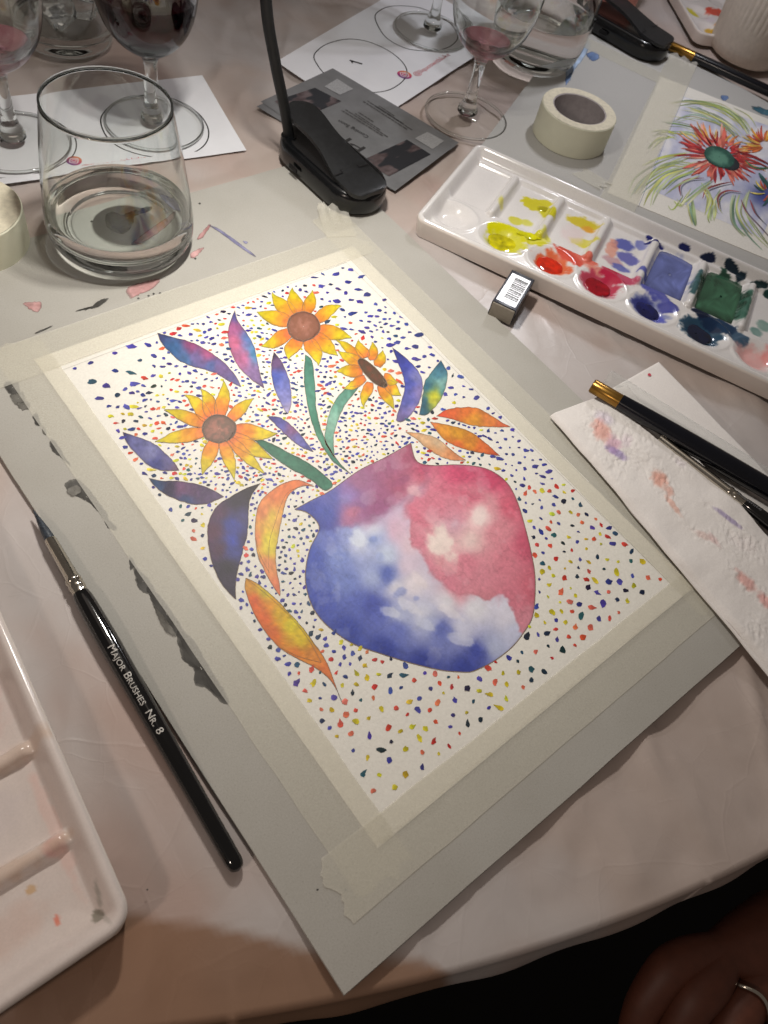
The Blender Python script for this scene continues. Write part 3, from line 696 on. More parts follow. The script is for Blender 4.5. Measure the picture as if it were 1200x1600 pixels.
# ---- leaves
LEAVES = [
 ('long leaf, blue below and pink above', (246, 520), (377, 605), [(267, 526), (300, 535), (322, 547), (350, 566), (370, 590)], [(252, 535), (267, 552), (285, 566), (310, 575), (335, 582), (357, 595)],
  [((248, 523), (56, 62, 110)), ((270, 545), (52, 98, 150)), ((290, 560), (70, 110, 160)), ((300, 540), (150, 70, 118)), ((325, 552), (168, 82, 126)), ((330, 572), (86, 104, 164)), ((345, 575), (120, 92, 144)), ((370, 598), (104, 96, 148)), ((305, 556), (110, 96, 150))]),
 ('pink leaf with a blue edge', (367, 485), (413, 607), [(360, 502), (356, 520), (360, 547), (372, 572), (392, 592)], [(371, 500), (385, 520), (397, 540), (401, 560), (407, 585)],
  [((367, 490), (80, 80, 140)), ((366, 512), (170, 92, 140)), ((368, 535), (204, 104, 140)), ((380, 560), (190, 106, 148)), ((388, 530), (90, 120, 180)), ((398, 552), (76, 140, 186)), ((402, 585), (140, 110, 160)), ((410, 602), (110, 90, 130))]),
 ('upright blue violet leaf', (428, 550), (450, 647), [(424, 570), (426, 597), (435, 622), (445, 641)], [(440, 565), (450, 587), (455, 612), (455, 632)],
  [((428, 553), (60, 48, 76)), ((434, 568), (110, 78, 124)), ((430, 590), (72, 90, 180)), ((442, 600), (110, 116, 188)), ((446, 620), (128, 128, 192)), ((450, 640), (176, 166, 206))]),
 ('small slanting blue violet leaf', (417, 650), (490, 706), [(439, 653), (459, 668), (475, 686)], [(431, 664), (450, 682), (468, 697)],
  [((418, 651), (58, 56, 120)), ((440, 662), (96, 92, 168)), ((458, 668), (130, 86, 128)), ((470, 688), (108, 104, 172)), ((488, 704), (84, 84, 150))]),
 ('slate violet leaf', (192, 675), (280, 735), [(212, 682), (238, 692), (258, 708), (272, 722)], [(198, 692), (214, 710), (232, 727), (252, 735)],
  [((194, 678), (60, 56, 110)), ((212, 692), (104, 104, 158)), ((234, 706), (120, 120, 168)), ((245, 725), (62, 64, 130)), ((262, 722), (104, 98, 148)), ((278, 733), (110, 84, 110))]),
 ('dark blue leaf with a maroon heart', (233, 747), (350, 776), [(254, 751), (280, 752), (310, 757), (330, 764)], [(240, 758), (258, 772), (280, 782), (304, 788), (326, 786)],
  [((236, 750), (34, 60, 90)), ((250, 762), (40, 72, 118)), ((264, 764), (38, 22, 56)), ((285, 765), (110, 64, 104)), ((300, 768), (90, 56, 96)), ((290, 782), (44, 62, 110)), ((320, 772), (76, 54, 92)), ((345, 777), (92, 70, 108))]),
 ('large dark purple leaf with a blue heart', (407, 755), (369, 937), [(387, 762), (360, 776), (340, 790), (328, 810), (324, 834), (329, 870), (340, 902), (356, 924)], [(396, 769), (390, 783), (388, 814), (386, 837), (378, 866), (371, 893), (368, 920)],
  [((400, 762), (30, 14, 26)), ((385, 772), (34, 16, 32)), ((372, 782), (40, 24, 48)), ((345, 800), (80, 44, 76)), ((335, 830), (84, 38, 66)), ((345, 860), (74, 34, 62)), ((364, 820), (52, 60, 150)), ((365, 845), (48, 62, 164)), ((362, 862), (52, 58, 140)), ((378, 810), (64, 56, 110)), ((380, 845), (54, 40, 84)), ((355, 888), (32, 18, 38)), ((360, 905), (48, 32, 58)), ((368, 930), (44, 30, 54))]),
 ('orange crescent leaf with a yellow heart', (491, 760), (438, 932), [(466, 750), (441, 756), (421, 769), (405, 787), (399, 814), (399, 841), (403, 868), (414, 893), (428, 918)], [(473, 759), (455, 769), (446, 785), (440, 812), (435, 839), (431, 861), (432, 888), (437, 913)],
  [((480, 757), (220, 120, 76)), ((450, 760), (226, 122, 64)), ((425, 775), (226, 124, 68)), ((408, 800), (228, 136, 80)), ((402, 840), (230, 132, 78)), ((425, 810), (226, 190, 64)), ((418, 840), (222, 204, 40)), ((422, 855), (220, 200, 50)), ((436, 815), (228, 164, 92)), ((415, 880), (226, 140, 86)), ((435, 920), (232, 128, 84))]),
 ('large orange leaf with a yellow side', (384, 903), (534, 1097), [(383, 920), (392, 947), (408, 978), (432, 1008), (459, 1026), (489, 1041), (513, 1059), (527, 1080)], [(401, 911), (426, 931), (450, 956), (473, 981), (493, 1008), (509, 1032), (520, 1059), (529, 1084)],
  [((388, 912), (216, 150, 30)), ((398, 940), (230, 98, 34)), ((412, 965), (228, 104, 34)), ((425, 990), (226, 108, 36)), ((440, 960), (228, 182, 22)), ((456, 975), (222, 202, 12)), ((470, 1000), (222, 192, 24)), ((462, 1018), (230, 128, 40)), ((490, 1025), (226, 140, 52)), ((412, 925), (214, 190, 26)), ((510, 1050), (228, 124, 62)), ((530, 1090), (228, 116, 74))]),
 ('blue crescent leaf', (613, 543), (619, 657), [(622, 567), (630, 588), (632, 606), (627, 628), (621, 646)], [(629, 555), (648, 573), (659, 591), (660, 610), (653, 632), (640, 650), (627, 659)],
  [((616, 548), (50, 56, 140)), ((630, 575), (64, 72, 168)), ((640, 600), (72, 82, 176)), ((650, 590), (128, 128, 190)), ((656, 610), (140, 126, 182)), ((638, 630), (90, 96, 180)), ((645, 640), (142, 126, 178)), ((624, 652), (120, 106, 160))]),
 ('teal leaf with a yellow patch', (689, 563), (655, 648), [(677, 578), (664, 597), (661, 613), (659, 630)], [(695, 573), (699, 582), (698, 597), (692, 617), (679, 637), (666, 648)],
  [((690, 568), (46, 98, 126)), ((685, 585), (70, 130, 150)), ((690, 598), (140, 186, 180)), ((668, 605), (50, 110, 138)), ((680, 618), (220, 212, 40)), ((676, 626), (214, 208, 60)), ((664, 630), (44, 96, 124)), ((692, 612), (80, 140, 150)), ((662, 642), (50, 98, 120))]),
 ('upper orange leaf beside the border', (682, 650), (798, 667), [(699, 640), (725, 636), (747, 638), (765, 648), (783, 659)], [(703, 654), (725, 661), (747, 666), (774, 667)],
  [((685, 649), (220, 80, 48)), ((705, 643), (226, 104, 48)), ((730, 642), (228, 116, 42)), ((740, 658), (222, 150, 40)), ((765, 655), (226, 130, 56)), ((790, 665), (224, 110, 66))]),
 ('deep orange leaf above the vase', (672, 659), (781, 712), [(695, 663), (717, 668), (739, 677), (756, 690), (769, 701)], [(681, 672), (692, 685), (710, 696), (732, 703), (758, 709)],
  [((675, 662), (226, 128, 76)), ((690, 672), (226, 150, 44)), ((715, 678), (220, 156, 34)), ((735, 690), (220, 140, 36)), ((755, 700), (224, 110, 44)), ((715, 697), (224, 104, 44)), ((778, 711), (222, 96, 50))]),
 ('pale orange leaf nearest the vase', (634, 675), (728, 719), [(655, 677), (679, 683), (695, 694), (710, 707), (719, 713)], [(649, 685), (666, 699), (686, 712), (708, 719)],
  [((638, 676), (230, 168, 116)), ((660, 684), (230, 186, 142)), ((680, 694), (228, 196, 158)), ((675, 704), (228, 156, 98)), ((705, 714), (228, 150, 96)), ((725, 718), (226, 146, 104))]),
]
for k, (lab, A, B, s1, s2, ct) in enumerate(LEAVES):
    loft_paint('painted_leaf', A, B, s1, s2, ct, seed=100 + k, label=lab, nu=60, nv=17, warp=2.6, ws=20)
for path in ([(489, 756), (453, 767), (439, 789), (430, 816), (421, 848), (420, 895)], [(400, 839), (403, 857), (410, 875), (421, 895)], [(385, 904), (419, 931), (455, 965), (482, 999), (502, 1035)], [(502, 1035), (485, 1031), (462, 1024), (440, 1012)]):
    V, f = ribbon('l', path, 0.00014, None, z=ZP + 0.00009, n=40); LINES.add(V, f)
# ---- stems
gC = lambda *l: [((x, y), c) for x, y, c in l]
loft_paint('painted_stem', (477, 554), (549, 741), [(475, 591), (481, 635), (494, 679), (519, 719)], [(488, 565), (492, 605), (495, 642), (506, 682), (527, 719)],
           gC((480, 565, (70, 130, 110)), (482, 620, (84, 146, 124)), (490, 660, (66, 128, 104)), (505, 690, (86, 146, 120)), (520, 710, (72, 130, 108)), (545, 738, (56, 112, 92))), seed=130, label='thick green stem of the top sunflower', nv=9)
loft_paint('painted_stem', (562, 602), (523, 716), [(538, 609), (519, 635), (510, 664), (508, 690)], [(556, 611), (538, 635), (527, 660), (521, 686)],
           gC((555, 605, (90, 146, 126)), (535, 625, (104, 160, 140)), (518, 660, (140, 186, 166)), (514, 690, (116, 168, 146)), (521, 712, (80, 138, 114))), seed=131, label='pale green curved stem', nv=9)
loft_paint('painted_stem', (395, 685), (519, 761), [(420, 708), (450, 730), (483, 748), (506, 766)], [(417, 690), (453, 708), (486, 726), (517, 752)],
           gC((400, 690, (52, 108, 84)), (440, 712, (62, 118, 94)), (480, 735, (56, 112, 88)), (510, 758, (60, 118, 94))), seed=132, label='dark green slanting stem', nv=9)
# ---- sunflowers
def sunflower(c, rx, ry, tips, bases, wid, disc_cols, label, seed, ang=0.0):
    root = bpy.data.objects.new('painted_sunflower', None); COL.objects.link(root); root.parent = pt; root['label'] = label
    for k, t in enumerate(tips):
        t = np.array(t, float); d = t - c; L = np.linalg.norm(d)
        if bases: b0 = np.array(bases[k], float)
        else: b0 = c + d / L * (0.9 * rx * ry / math.hypot(ry * d[0] / L, rx * d[1] / L))
        ax = t - b0; n = np.array([-ax[1], ax[0]]); n /= np.linalg.norm(n)
        w = wid * (0.78 + 0.45 * vnoise(k * 1.7, 0.3, seed)); sk = 5.0 * (vnoise(k * 2.3, 4.1, seed) - 0.5) * 2
        s1 = [b0 + n * w * 0.62, b0 + ax * 0.28 + n * (w * 1.0 + sk * 0.3), b0 + ax * 0.6 + n * (w * 0.86 + sk), b0 + ax * 0.86 + n * (w * 0.32 + sk * .8)]
        s2 = [b0 - n * w * 0.62, b0 + ax * 0.28 - n * (w * 1.0 - sk * 0.3), b0 + ax * 0.6 - n * (w * 0.78 - sk), b0 + ax * 0.86 - n * (w * 0.26 - sk * .8)]
        y = np.array([226, 200, 24.]) + 22 * (float(vnoise(k * 3.1, 1.2, seed)) - 0.5); og = np.array([234, 142 + 26 * (float(vnoise(k, 7.7, seed)) - 0.5), 40.])
        ct = [(tuple(b0 + ax * 0.05), og * [1, 0.86, 1.7]), (tuple(b0 + ax * 0.28 + n * w * 0.3), og), (tuple(b0 + ax * 0.35 - n * w * .4), og * [1, 1.1, 1]), (tuple(b0 + ax * 0.62), y), (tuple(b0 + ax * 0.72 + n * w * .4), y * [.96, .95, .9]), (tuple(t), y * [0.95, 1.03, 1.2])]
        loft_paint('petal', tuple(b0), tuple(t), s1, s2, ct, nu=26, nv=9, seed=seed + k, z=ZP + 0.00002 + 0.000006 * k, parent=root, warp=3.0, ws=9)
    th = np.linspace(0, 2 * PI, 48, endpoint=False); rad_ = np.linspace(0.02, 1, 12)
    R_, T_ = np.meshgrid(rad_, th, indexing='ij')
    jit = 1 + 0.10 * (fbm(np.cos(T_) * 3 + seed, np.sin(T_) * 3, seed, 2) - 0.5)
    x = rx * R_ * np.cos(T_) * jit; yv = ry * R_ * np.sin(T_) * jit; ca, sa = math.cos(ang), math.sin(ang)
    P = np.stack([c[0] + x * ca - yv * sa, c[1] + x * sa + yv * ca], -1).reshape(-1, 2)
    g = fbm(P[:, 0] / 6, P[:, 1] / 6, seed + 9, 4); q = R_.ravel()
    a0, a1, a2 = [np.array(v, float) for v in disc_cols]
    k1 = sstep(0.15, 0.75, 0.5 * q + 1.3 * (g - 0.5) + 0.28)[:, None]; colr = a0 * (1 - k1) + a1 * k1
    k2 = sstep(0.86, 1.0, q)[:, None] * 0.8; colr = colr * (1 - k2) + a2 * k2; colr = colr * (0.86 + 0.34 * (g - 0.2))[:, None]
    mesh('flower_disc', at_n(P, ZP + 0.00011), grid_faces(12, 48, wrap_v=True), M['paint'], root, False, lin_n(colr))
    V, f = ribbon('l', P.reshape(12, 48, 2)[-1], 0.0004, None, z=ZP + 0.00016, closed=True, n=60); LINES.add(V, f)
    POLY.append(P.reshape(12, 48, 2)[-1])
    return root
sunflower(np.array([474, 510.]), 26, 23, [(425, 456), (457, 449), (488, 453), (534, 478), (550, 528), (528, 556), (497, 572), (452, 563), (407, 540), (401, 487)], None, 10.8,
          [(176, 118, 98), (134, 86, 66), (84, 52, 40)], 'top sunflower with a round brown disc', 200)
b2 = [(566, 562), (567, 570), (566, 580), (570, 590), (578, 598), (594, 602), (603, 598), (600, 588), (590, 572), (582, 562), (572, 558)]
sunflower(np.array([582, 583.]), 31, 9.5, [(524, 531), (528, 548), (525, 580), (535, 607), (569, 637), (616, 640), (627, 618), (623, 596), (598, 547), (581, 534), (560, 530)], b2, 8.5,
          [(124, 70, 48), (84, 62, 44), (62, 50, 34)], 'small sunflower seen from the side with a dark slanting disc', 230, math.radians(45))
sunflower(np.array([342, 670.]), 27, 22, [(287, 617), (312, 607), (349, 594), (397, 622), (434, 677), (427, 717), (415, 741), (366, 750), (316, 742), (242, 690), (256, 640)], None, 10.8,
          [(176, 120, 104), (112, 88, 76), (66, 54, 48)], 'left sunflower with a grey brown disc', 260)

# ---- confetti dots between the painted shapes (world positions on the paper, colours by region)
rng = np.random.default_rng(11)
N = 42000
wx = rng.uniform(-0.0935, 0.0925, N); wy = rng.uniform(-0.1345, 0.1345, N)
cand = to_px(np.c_[wx, wy, np.zeros(N)])
occ = np.zeros(N, bool)
for pl in POLY:
    lo, hi = pl.min(0) - 3, pl.max(0) + 3
    m_ = ((cand > lo) & (cand < hi)).all(1); ix = np.where(m_)[0]
    if len(ix) == 0: continue
    q = cand[ix]; h_ = np.zeros(len(ix), bool)
    for dx, dy in ((0, 0), (2.6, 0), (-2.6, 0), (0, 2.6), (0, -2.6)): h_ |= inside(q + [dx, dy], pl)
    occ[ix] |= h_
cand_ok = np.where(~occ)[0]
SP = [((140, 600), 34), ((190, 570), 34), ((230, 630), 12), ((300, 710), 8.6), ((300, 590), 11), ((280, 560), 16), ((400, 540), 8.6), ((350, 540), 11), ((440, 700), 8), ((430, 470), 11), ((520, 650), 8), ((600, 660), 8.6), ((600, 500), 10.5), ((540, 445), 19), ((590, 450), 34), ((660, 530), 22), ((690, 560), 15), ((730, 620), 20), ((790, 720), 14.5), ((860, 800), 17), ((900, 850), 18), ((960, 900), 22), ((880, 950), 21), ((850, 1040), 24), ((700, 1090), 25), ((600, 1180), 31), ((590, 1240), 46), ((500, 1090), 23), ((430, 1000), 17), ((375, 950), 15), ((300, 840), 19), ((250, 800), 22), ((460, 850), 11), ((450, 930), 12.5), ((500, 1000), 16), ((340, 750), 8), ((410, 740), 7.6), ((470, 610), 8.2), ((640, 700), 9), ((560, 700), 8), ((230, 680), 13), ((400, 600), 8.5), ((730, 690), 10)]
sp = idw(cand[cand_ok], [(c, (s,)) for c, s in SP], 3.0, 0.1)[:, 0]
keep_p = np.zeros((0, 2)); kept = []
cell = {}
for i, s in zip(cand_ok, sp):
    x, y = cand[i]; kx, ky = int(x // 30), int(y // 30); ok = True
    for a_ in (-1, 0, 1):
        for b_ in (-1, 0, 1):
            for (qx, qy, qs) in cell.get((kx + a_, ky + b_), ()):
                if (qx - x) ** 2 + (qy - y) ** 2 < (0.70 * min(s, qs)) ** 2 * (0.8 + 0.4 * ((i * 7919) % 100) / 100): ok = False; break
            if not ok: break
        if not ok: break
    if ok: cell.setdefault((kx, ky), []).append((x, y, s)); kept.append((i, s))
DOT = Bag()
BLUE = [(62, 60, 150), (74, 74, 164), (50, 52, 128)]; DARK = [(24, 34, 56), (30, 52, 74), (36, 80, 100)]; RED = [(214, 78, 58), (224, 110, 84), (196, 52, 44)]; YEL = [(206, 192, 30), (216, 204, 50), (190, 172, 24)]
edgeR = np.array([(541, 409), (1044, 909)], float)
for i, s in kept:
    u, v = cand[i]; r0 = rng.random()
    dR = abs((edgeR[1, 0] - edgeR[0, 0]) * (v - edgeR[0, 1]) - (u - edgeR[0, 0]) * (edgeR[1, 1] - edgeR[0, 1])) / 709
    core = math.exp(-(((u - 430) / 190) ** 2 + ((v - 650) / 130) ** 2))
    if dR < 62 and v < 760: w = (0.93, 0.05, 0.0, 0.02)
    elif v > 980 and u > 540: w = (0.20, 0.28, 0.28, 0.24)
    elif u > 700 and v > 740: w = (0.26, 0.22, 0.25, 0.27)
    elif u < 300 and v > 760 or (u < 520 and v > 880 and u + 0.3 * v < 780): w = (0.68, 0.32, 0.0, 0.0)
    elif 430 < u < 520 and 790 < v < 1010: w = (0.48, 0.40, 0.0, 0.12)
    elif u < 230 and v < 660: w = (0.66, 0.14, 0.04, 0.16)
    else: w = (0.46, 0.14, 0.23, 0.17)
    fam = [BLUE, DARK, RED, YEL][int(rng.choice(4, p=np.array(w) / sum(w)))]
    colr = np.array(fam[rng.integers(3)], float) + rng.normal(0, 7, 3)
    rp = (0.105 * min(s, 22) + 1.02) * (0.55 + 0.75 * rng.random()) * float(np.linalg.norm(np.array([wx[i], wy[i], 0]) - CC)) / F * 1.08
    elong = 1.0 + rng.random() * (0.85 if v < 760 else 0.45)
    angp = rng.normal(-0.45, 0.5) if v < 760 else rng.normal(0.5, 0.9)
    n_ = 9; th = np.linspace(0, 2 * PI, n_, endpoint=False)
    rr_ = 1 + 0.55 * (rng.random(n_) - 0.5); drop_ = np.where(np.cos(th) > 0.8, 1.0 + 0.7 * rng.random() * (rng.random() > 0.45), 1.0)
    x = rp * elong * rr_ * np.cos(th) * drop_; y = rp * rr_ * np.sin(th)
    ca, sa = math.cos(angp), math.sin(angp)
    z_ = ZP + 0.00002 + 0.00010 * rng.random()
    V = np.vstack([[wx[i], wy[i], z_ + 0.00004], np.c_[wx[i] + x * ca - y * sa, wy[i] + x * sa + y * ca, np.full(n_, z_)]])
    cl = np.vstack([colr * 0.9, np.array([colr * (1.12 if np.cos(t) < 0 else 0.92) for t in th])])
    DOT.add(V, [(0, k + 1, (k + 1) % n_ + 1) for k in range(n_)], lin_n(cl))
dots = DOT.build('confetti_dots', M['paint'], pt, False); dots['kind'] = 'stuff'
ln = LINES.build('pencil_lines', M['pencil'], pt, False)
# faint ruled border along the tape
RB = Bag()
for a_, b_ in (((98, 578), (541, 410)), ((541, 410), (1044, 908))):
    V, f = ribbon('l', [a_, b_], 0.00016, None, z=ZP, n=30); RB.add(V, f)
RB.build('ruled_border', simple('faint_pencil', (168, 164, 156), 0.7), pt, False)

# ------------------------------------------------------------------ masking tape strips round the painting
def on_table(x, y):
    """height of whatever the tape is pressed on"""
    if abs(x) < hw + 0.0004 and abs(y) < hh + 0.0004: return 0.0
    return ZB
def tape(label, a, b_, wid, torn=(1, 1), base=0.00022, seed=0, group='masking tape strips round the vase painting', n=90, curl=None, flat=None):
    """strip of width wid, a -> b is its centre line"""
    a = np.array(a[:2], float); b_ = np.array(b_[:2], float); d = b_ - a; L = np.linalg.norm(d); d /= L; nn = np.array([-d[1], d[0]])
    m = 18; V = []
    for i in range(n):
        t = i / (n - 1)
        for j in range(m):
            w = (j / (m - 1) - 0.5)
            s = t * L
            if torn[0] and t < 0.06: s += (1 - t / 0.06) * (0.0045 * (fbm(j * 0.45, 3.1, seed, 3) - 0.5) * 2 + 0.002 * w)
            if torn[1] and t > 0.94: s += (t - 0.94) / 0.06 * (0.0045 * (fbm(j * 0.45, 8.1, seed + 5, 3) - 0.5) * 2 + 0.003 * w)
            p = a + d * s + nn * (w * wid + 0.0005 * (vnoise(s * 60, 0.2 if j < m / 2 else 5.2, seed) - 0.5))
            z = flat if flat is not None else on_table(*p)
            # ease over the paper edge and add tiny wrinkles
            z += base + 0.00012 * fbm(p[0] * 420, p[1] * 420, seed + 2, 2)
            if curl and t > curl[0]:
                k = (t - curl[0]) / (1 - curl[0]); z += curl[1] * k * k * (0.4 + 0.6 * abs(math.sin(j * 0.5 + 1)))
            V.append((p[0], p[1], z))
    o = mesh('masking_tape', V, grid_faces(n, m), M['tape'], None, True)
    return tag(o, label, 'tape', group)
tape('masking tape along the left edge of the vase painting beside the ink stains', (-0.1085, 0.162), (-0.1090, -0.158), 0.0255, (1, 1), 0.00016, 3)
tape('masking tape along the right edge of the vase painting running under the tissue', (0.1080, 0.181), (0.1075, -0.162), 0.0250, (1, 1), 0.00016, 5)
tape('masking tape along the top edge of the vase painting near the tumbler', (0.1150, 0.1497), (-0.162, 0.1495), 0.0255, (1, 1), 0.00040, 7, curl=(0.90, 0.0022))
tape('masking tape with a torn end along the bottom edge of the vase painting', (-0.1270, -0.1500), (0.118, -0.1515), 0.0255, (1, 1), 0.00040, 9)
tape('short crumpled end of tape lifted in front of the black clip lamp', (0.104, 0.158), (0.1135, 0.182), 0.020, (0, 1), 0.00065, 13, None, 40, (0.35, 0.005))

# ------------------------------------------------------------------ flower painting at the top right
p2 = thing('watercolour_painting', 'watercolour of a shaggy red flower with a dark green heart', 'painting', at(1080, 250, ZB))
o2 = np.array(at(1033, 119)[:2]); l2 = np.array(at(949, 301)[:2])
eL = (l2 - o2); eLn = eL / np.linalg.norm(eL); eR = np.array([-eLn[1], eLn[0]])
if eR @ np.array([0.5, -0.9]) < 0: eR = -eR
Lp = np.linalg.norm(eL)
cor = [o2, l2, l2 + eR * 0.30, o2 + eR * 0.30]
slab('paper', cor, ZB + 0.00005, 0.0, M['paper'], p2, 0.0)
# lilac wash
quad = np.array([(1066, 150), (1007, 292), (1190, 372), (1255, 215)], float)
gs, gt = np.meshgrid(np.linspace(0, 1, 60), np.linspace(0, 1, 70), indexing='ij')
pxq = (quad[0] * ((1 - gs) * (1 - gt))[..., None] + quad[1] * (gs * (1 - gt))[..., None] + quad[2] * (gs * gt)[..., None] + quad[3] * ((1 - gs) * gt)[..., None]).reshape(-1, 2)
g = fbm(pxq[:, 0] / 16, pxq[:, 1] / 16, 301, 4); g2 = fbm(pxq[:, 0] / 5, pxq[:, 1] / 5, 305, 3)
cw = np.array([230, 228, 230])[None] * (1 - sstep(0.25, 0.75, g))[:, None] + np.array([190, 192, 216])[None] * sstep(0.25, 0.75, g)[:, None]
deep = np.exp(-(((pxq[:, 0] - 1195) / 28) ** 2 + ((pxq[:, 1] - 306) / 20) ** 2))[:, None]
cw = cw * (1 - deep) + np.array([62, 74, 140]) * deep; cw = cw + (16 * (g2 - 0.5))[:, None]
mesh('lilac_wash', at_n(pxq, ZP), grid_faces(60, 70), M['paint'], p2, False, lin_n(cw))
rnd = random.Random(5)
def strokes(name, specs, z, lab=None):
    B_ = Bag()
    for k, (path, w, colr) in enumerate(specs):
        V, f = ribbon('s', path, w, None, z=z + 0.000004 * (k % 40), n=18, taper=True)
        c0 = np.array(colr, float); t = np.repeat(np.linspace(-1, 1, 18), 2)
        cl = c0[None] * (1 + 0.14 * np.sin(t * 3 + k))[:, None] + rnd.uniform(-9, 9)
        B_.add(V, f, lin_n(cl))
    o = B_.build(name, M['paint'], p2, False); o['kind'] = 'stuff'
    if lab: o['label'] = lab
    return o
def arc(c, a0, a1, r0, r1, sq=0.62, rot=0.42, n=7, bend=0.0):
    P = []
    for i in range(n):
        t = i / (n - 1); a_ = a0 + (a1 - a0) * t + bend * math.sin(t * PI); r = r0 + (r1 - r0) * t
        x, y = r * math.cos(a_), r * sq * math.sin(a_); P.append((c[0] + x * math.cos(rot) - y * math.sin(rot), c[1] + x * math.sin(rot) + y * math.cos(rot)))
    return P
fc = (1125, 244)
S = []
for k in range(150):       # red petals, shaggy, longer to the left
    a_ = rnd.uniform(0, 2 * PI); r1 = rnd.uniform(44, 74) * (1.12 if math.cos(a_) < 0 else 0.92)
    S.append((arc(fc, a_, a_ + rnd.uniform(-0.10, 0.14), rnd.uniform(14, 40), r1 * rnd.choice([1, 1, 0.82, 0.66])), rnd.uniform(0.0016, 0.0036), rnd.choice([(186, 56, 58), (200, 84, 76), (176, 48, 54), (214, 122, 104), (156, 40, 50), (210, 106, 90), (224, 160, 140)])))
for k in range(16):
    a_ = rnd.uniform(PI, 2 * PI); S.append((arc(fc, a_, a_ + 0.1, 40, rnd.uniform(60, 80)), 0.002, rnd.choice([(224, 168, 84), (230, 190, 120), (220, 140, 80)])))
green = [(172, 182, 66), (150, 170, 70), (120, 150, 74), (188, 192, 92), (110, 146, 116), (198, 200, 120), (160, 172, 120)]
Gs = []
for path in ([(1052, 216), (1030, 222), (1016, 236)], [(1075, 240), (1035, 248), (1010, 256)], [(1085, 250), (1050, 262), (1018, 284), (1004, 298)], [(1080, 262), (1045, 276), (1022, 300), (1014, 322)],
             [(1066, 248), (1030, 262), (1000, 285), (986, 308)], [(1092, 270), (1060, 282), (1036, 300)], [(1110, 285), (1088, 300), (1066, 318)], [(1085, 262), (1052, 258), (1024, 268), (998, 300)],
             [(1060, 186), (1088, 178), (1130, 190), (1156, 212)], [(1050, 162), (1080, 160), (1120, 168), (1150, 186), (1164, 206)], [(1066, 170), (1100, 176), (1136, 200), (1154, 220)],
             [(1092, 160), (1126, 170), (1158, 190), (1168, 204)], [(1078, 168), (1112, 178), (1140, 196), (1158, 214)], [(1040, 186), (1070, 190), (1098, 198)], [(1046, 204), (1070, 206), (1090, 212)],
             [(1100, 290), (1112, 310), (1106, 336)], [(1080, 318), (1082, 338), (1086, 356)], [(1114, 322), (1110, 340), (1112, 348)], [(1150, 300), (1146, 322), (1152, 346), (1168, 366)],
             [(1062, 214), (1040, 208), (1022, 210)], [(1072, 300), (1058, 322), (1050, 316)], [(1165, 300), (1158, 330), (1176, 362), (1200, 388)], [(1128, 300), (1120, 320), (1126, 334)], [(1140, 174), (1162, 188), (1174, 204)]):
    for q in range(4):
        dx_, dy_ = rnd.uniform(-7, 7), rnd.uniform(-6, 6)
        gcol = rnd.choice(green); fade = rnd.uniform(0.0, 0.55)
        Gs.append(([(x + dx_ + rnd.uniform(-2, 2), y + dy_ + rnd.uniform(-2, 2)) for x, y in path], rnd.uniform(0.0008, 0.0024), tuple(v + (226 - v) * fade for v in gcol)))
for path in ([(1064, 306), (1062, 290), (1076, 280), (1100, 278)], [(1098, 310), (1104, 296), (1124, 288), (1144, 284)], [(1124, 326), (1122, 308), (1136, 298), (1158, 300)], [(1158, 312), (1166, 330), (1186, 352), (1204, 372)], [(1172, 312), (1180, 332), (1196, 350)]):
    Gs.append((path, 0.0018, (150, 70, 72))); Gs.append(([(x + 3, y + 3) for x, y in path], 0.0014, (110, 112, 128)))
strokes('grass_strokes', Gs, ZP + 0.0001, 'curved yellow green strokes')
strokes('red_petal_strokes', S, ZP + 0.0003)
Y2 = []
for k in range(34):
    a_ = rnd.uniform(0.6 * PI, 1.75 * PI); Y2.append((arc((1196, 226), a_, a_ + 0.25, 8, rnd.uniform(26, 42), 0.7, 0.3), rnd.uniform(0.0014, 0.0026), rnd.choice([(222, 160, 60), (232, 186, 90), (206, 110, 60), (226, 200, 120), (200, 84, 60)])))
for k in range(18):
    a_ = rnd.uniform(0, 2 * PI); Y2.append((arc((1200, 300), a_, a_ + 0.4, 6, rnd.uniform(18, 34), 0.7, 0.3), 0.002, rnd.choice([(52, 96, 98), (232, 228, 214), (40, 56, 110), (74, 116, 84), (196, 90, 60), (226, 206, 110)])))
Y2 += [([(1150, 236), (1176, 244), (1205, 258)], 0.0040, (140, 44, 48)), ([(1150, 242), (1180, 252), (1205, 264)], 0.003, (170, 66, 60)), ([(1164, 250), (1180, 262), (1202, 262)], 0.003, (64, 110, 76)), ([(1186, 270), (1200, 290), (1206, 300)], 0.005, (60, 100, 98))]
strokes('orange_flower_strokes', Y2, ZP + 0.0005)
th = np.linspace(0, 2 * PI, 40, endpoint=False); ra = np.linspace(0.03, 1, 10); R_, T_ = np.meshgrid(ra, th, indexing='ij')
def oval(c, rx, ry, rot, z, name, c0, c1, seed):
    x = rx * R_ * np.cos(T_); yv = ry * R_ * np.sin(T_); P = np.stack([c[0] + x * math.cos(rot) - yv * math.sin(rot), c[1] + x * math.sin(rot) + yv * math.cos(rot)], -1).reshape(-1, 2)
    g = fbm(P[:, 0] / 5, P[:, 1] / 5, seed, 3); k = sstep(0.35, 0.95, R_.ravel() + 0.7 * (g - 0.5))[:, None]
    return mesh(name, at_n(P, z), grid_faces(10, 40, wrap_v=True), M['paint'], p2, False, lin_n(np.array(c0, float) * (1 - k) + np.array(c1, float) * k))
oval((1137, 253), 20, 11, 0.42, ZP + 0.0007, 'flower_disc_shade', (44, 50, 56), (36, 40, 46), 320)
oval((1124, 245), 25, 15, 0.42, ZP + 0.0008, 'flower_disc', (92, 142, 122), (34, 78, 68), 321)
B_ = Bag(); V, f = ribbon('l', [(1075, 135), (1040, 220), (998, 322)], 0.0003, None, z=ZP + 0.00015, n=30); B_.add(V, f)
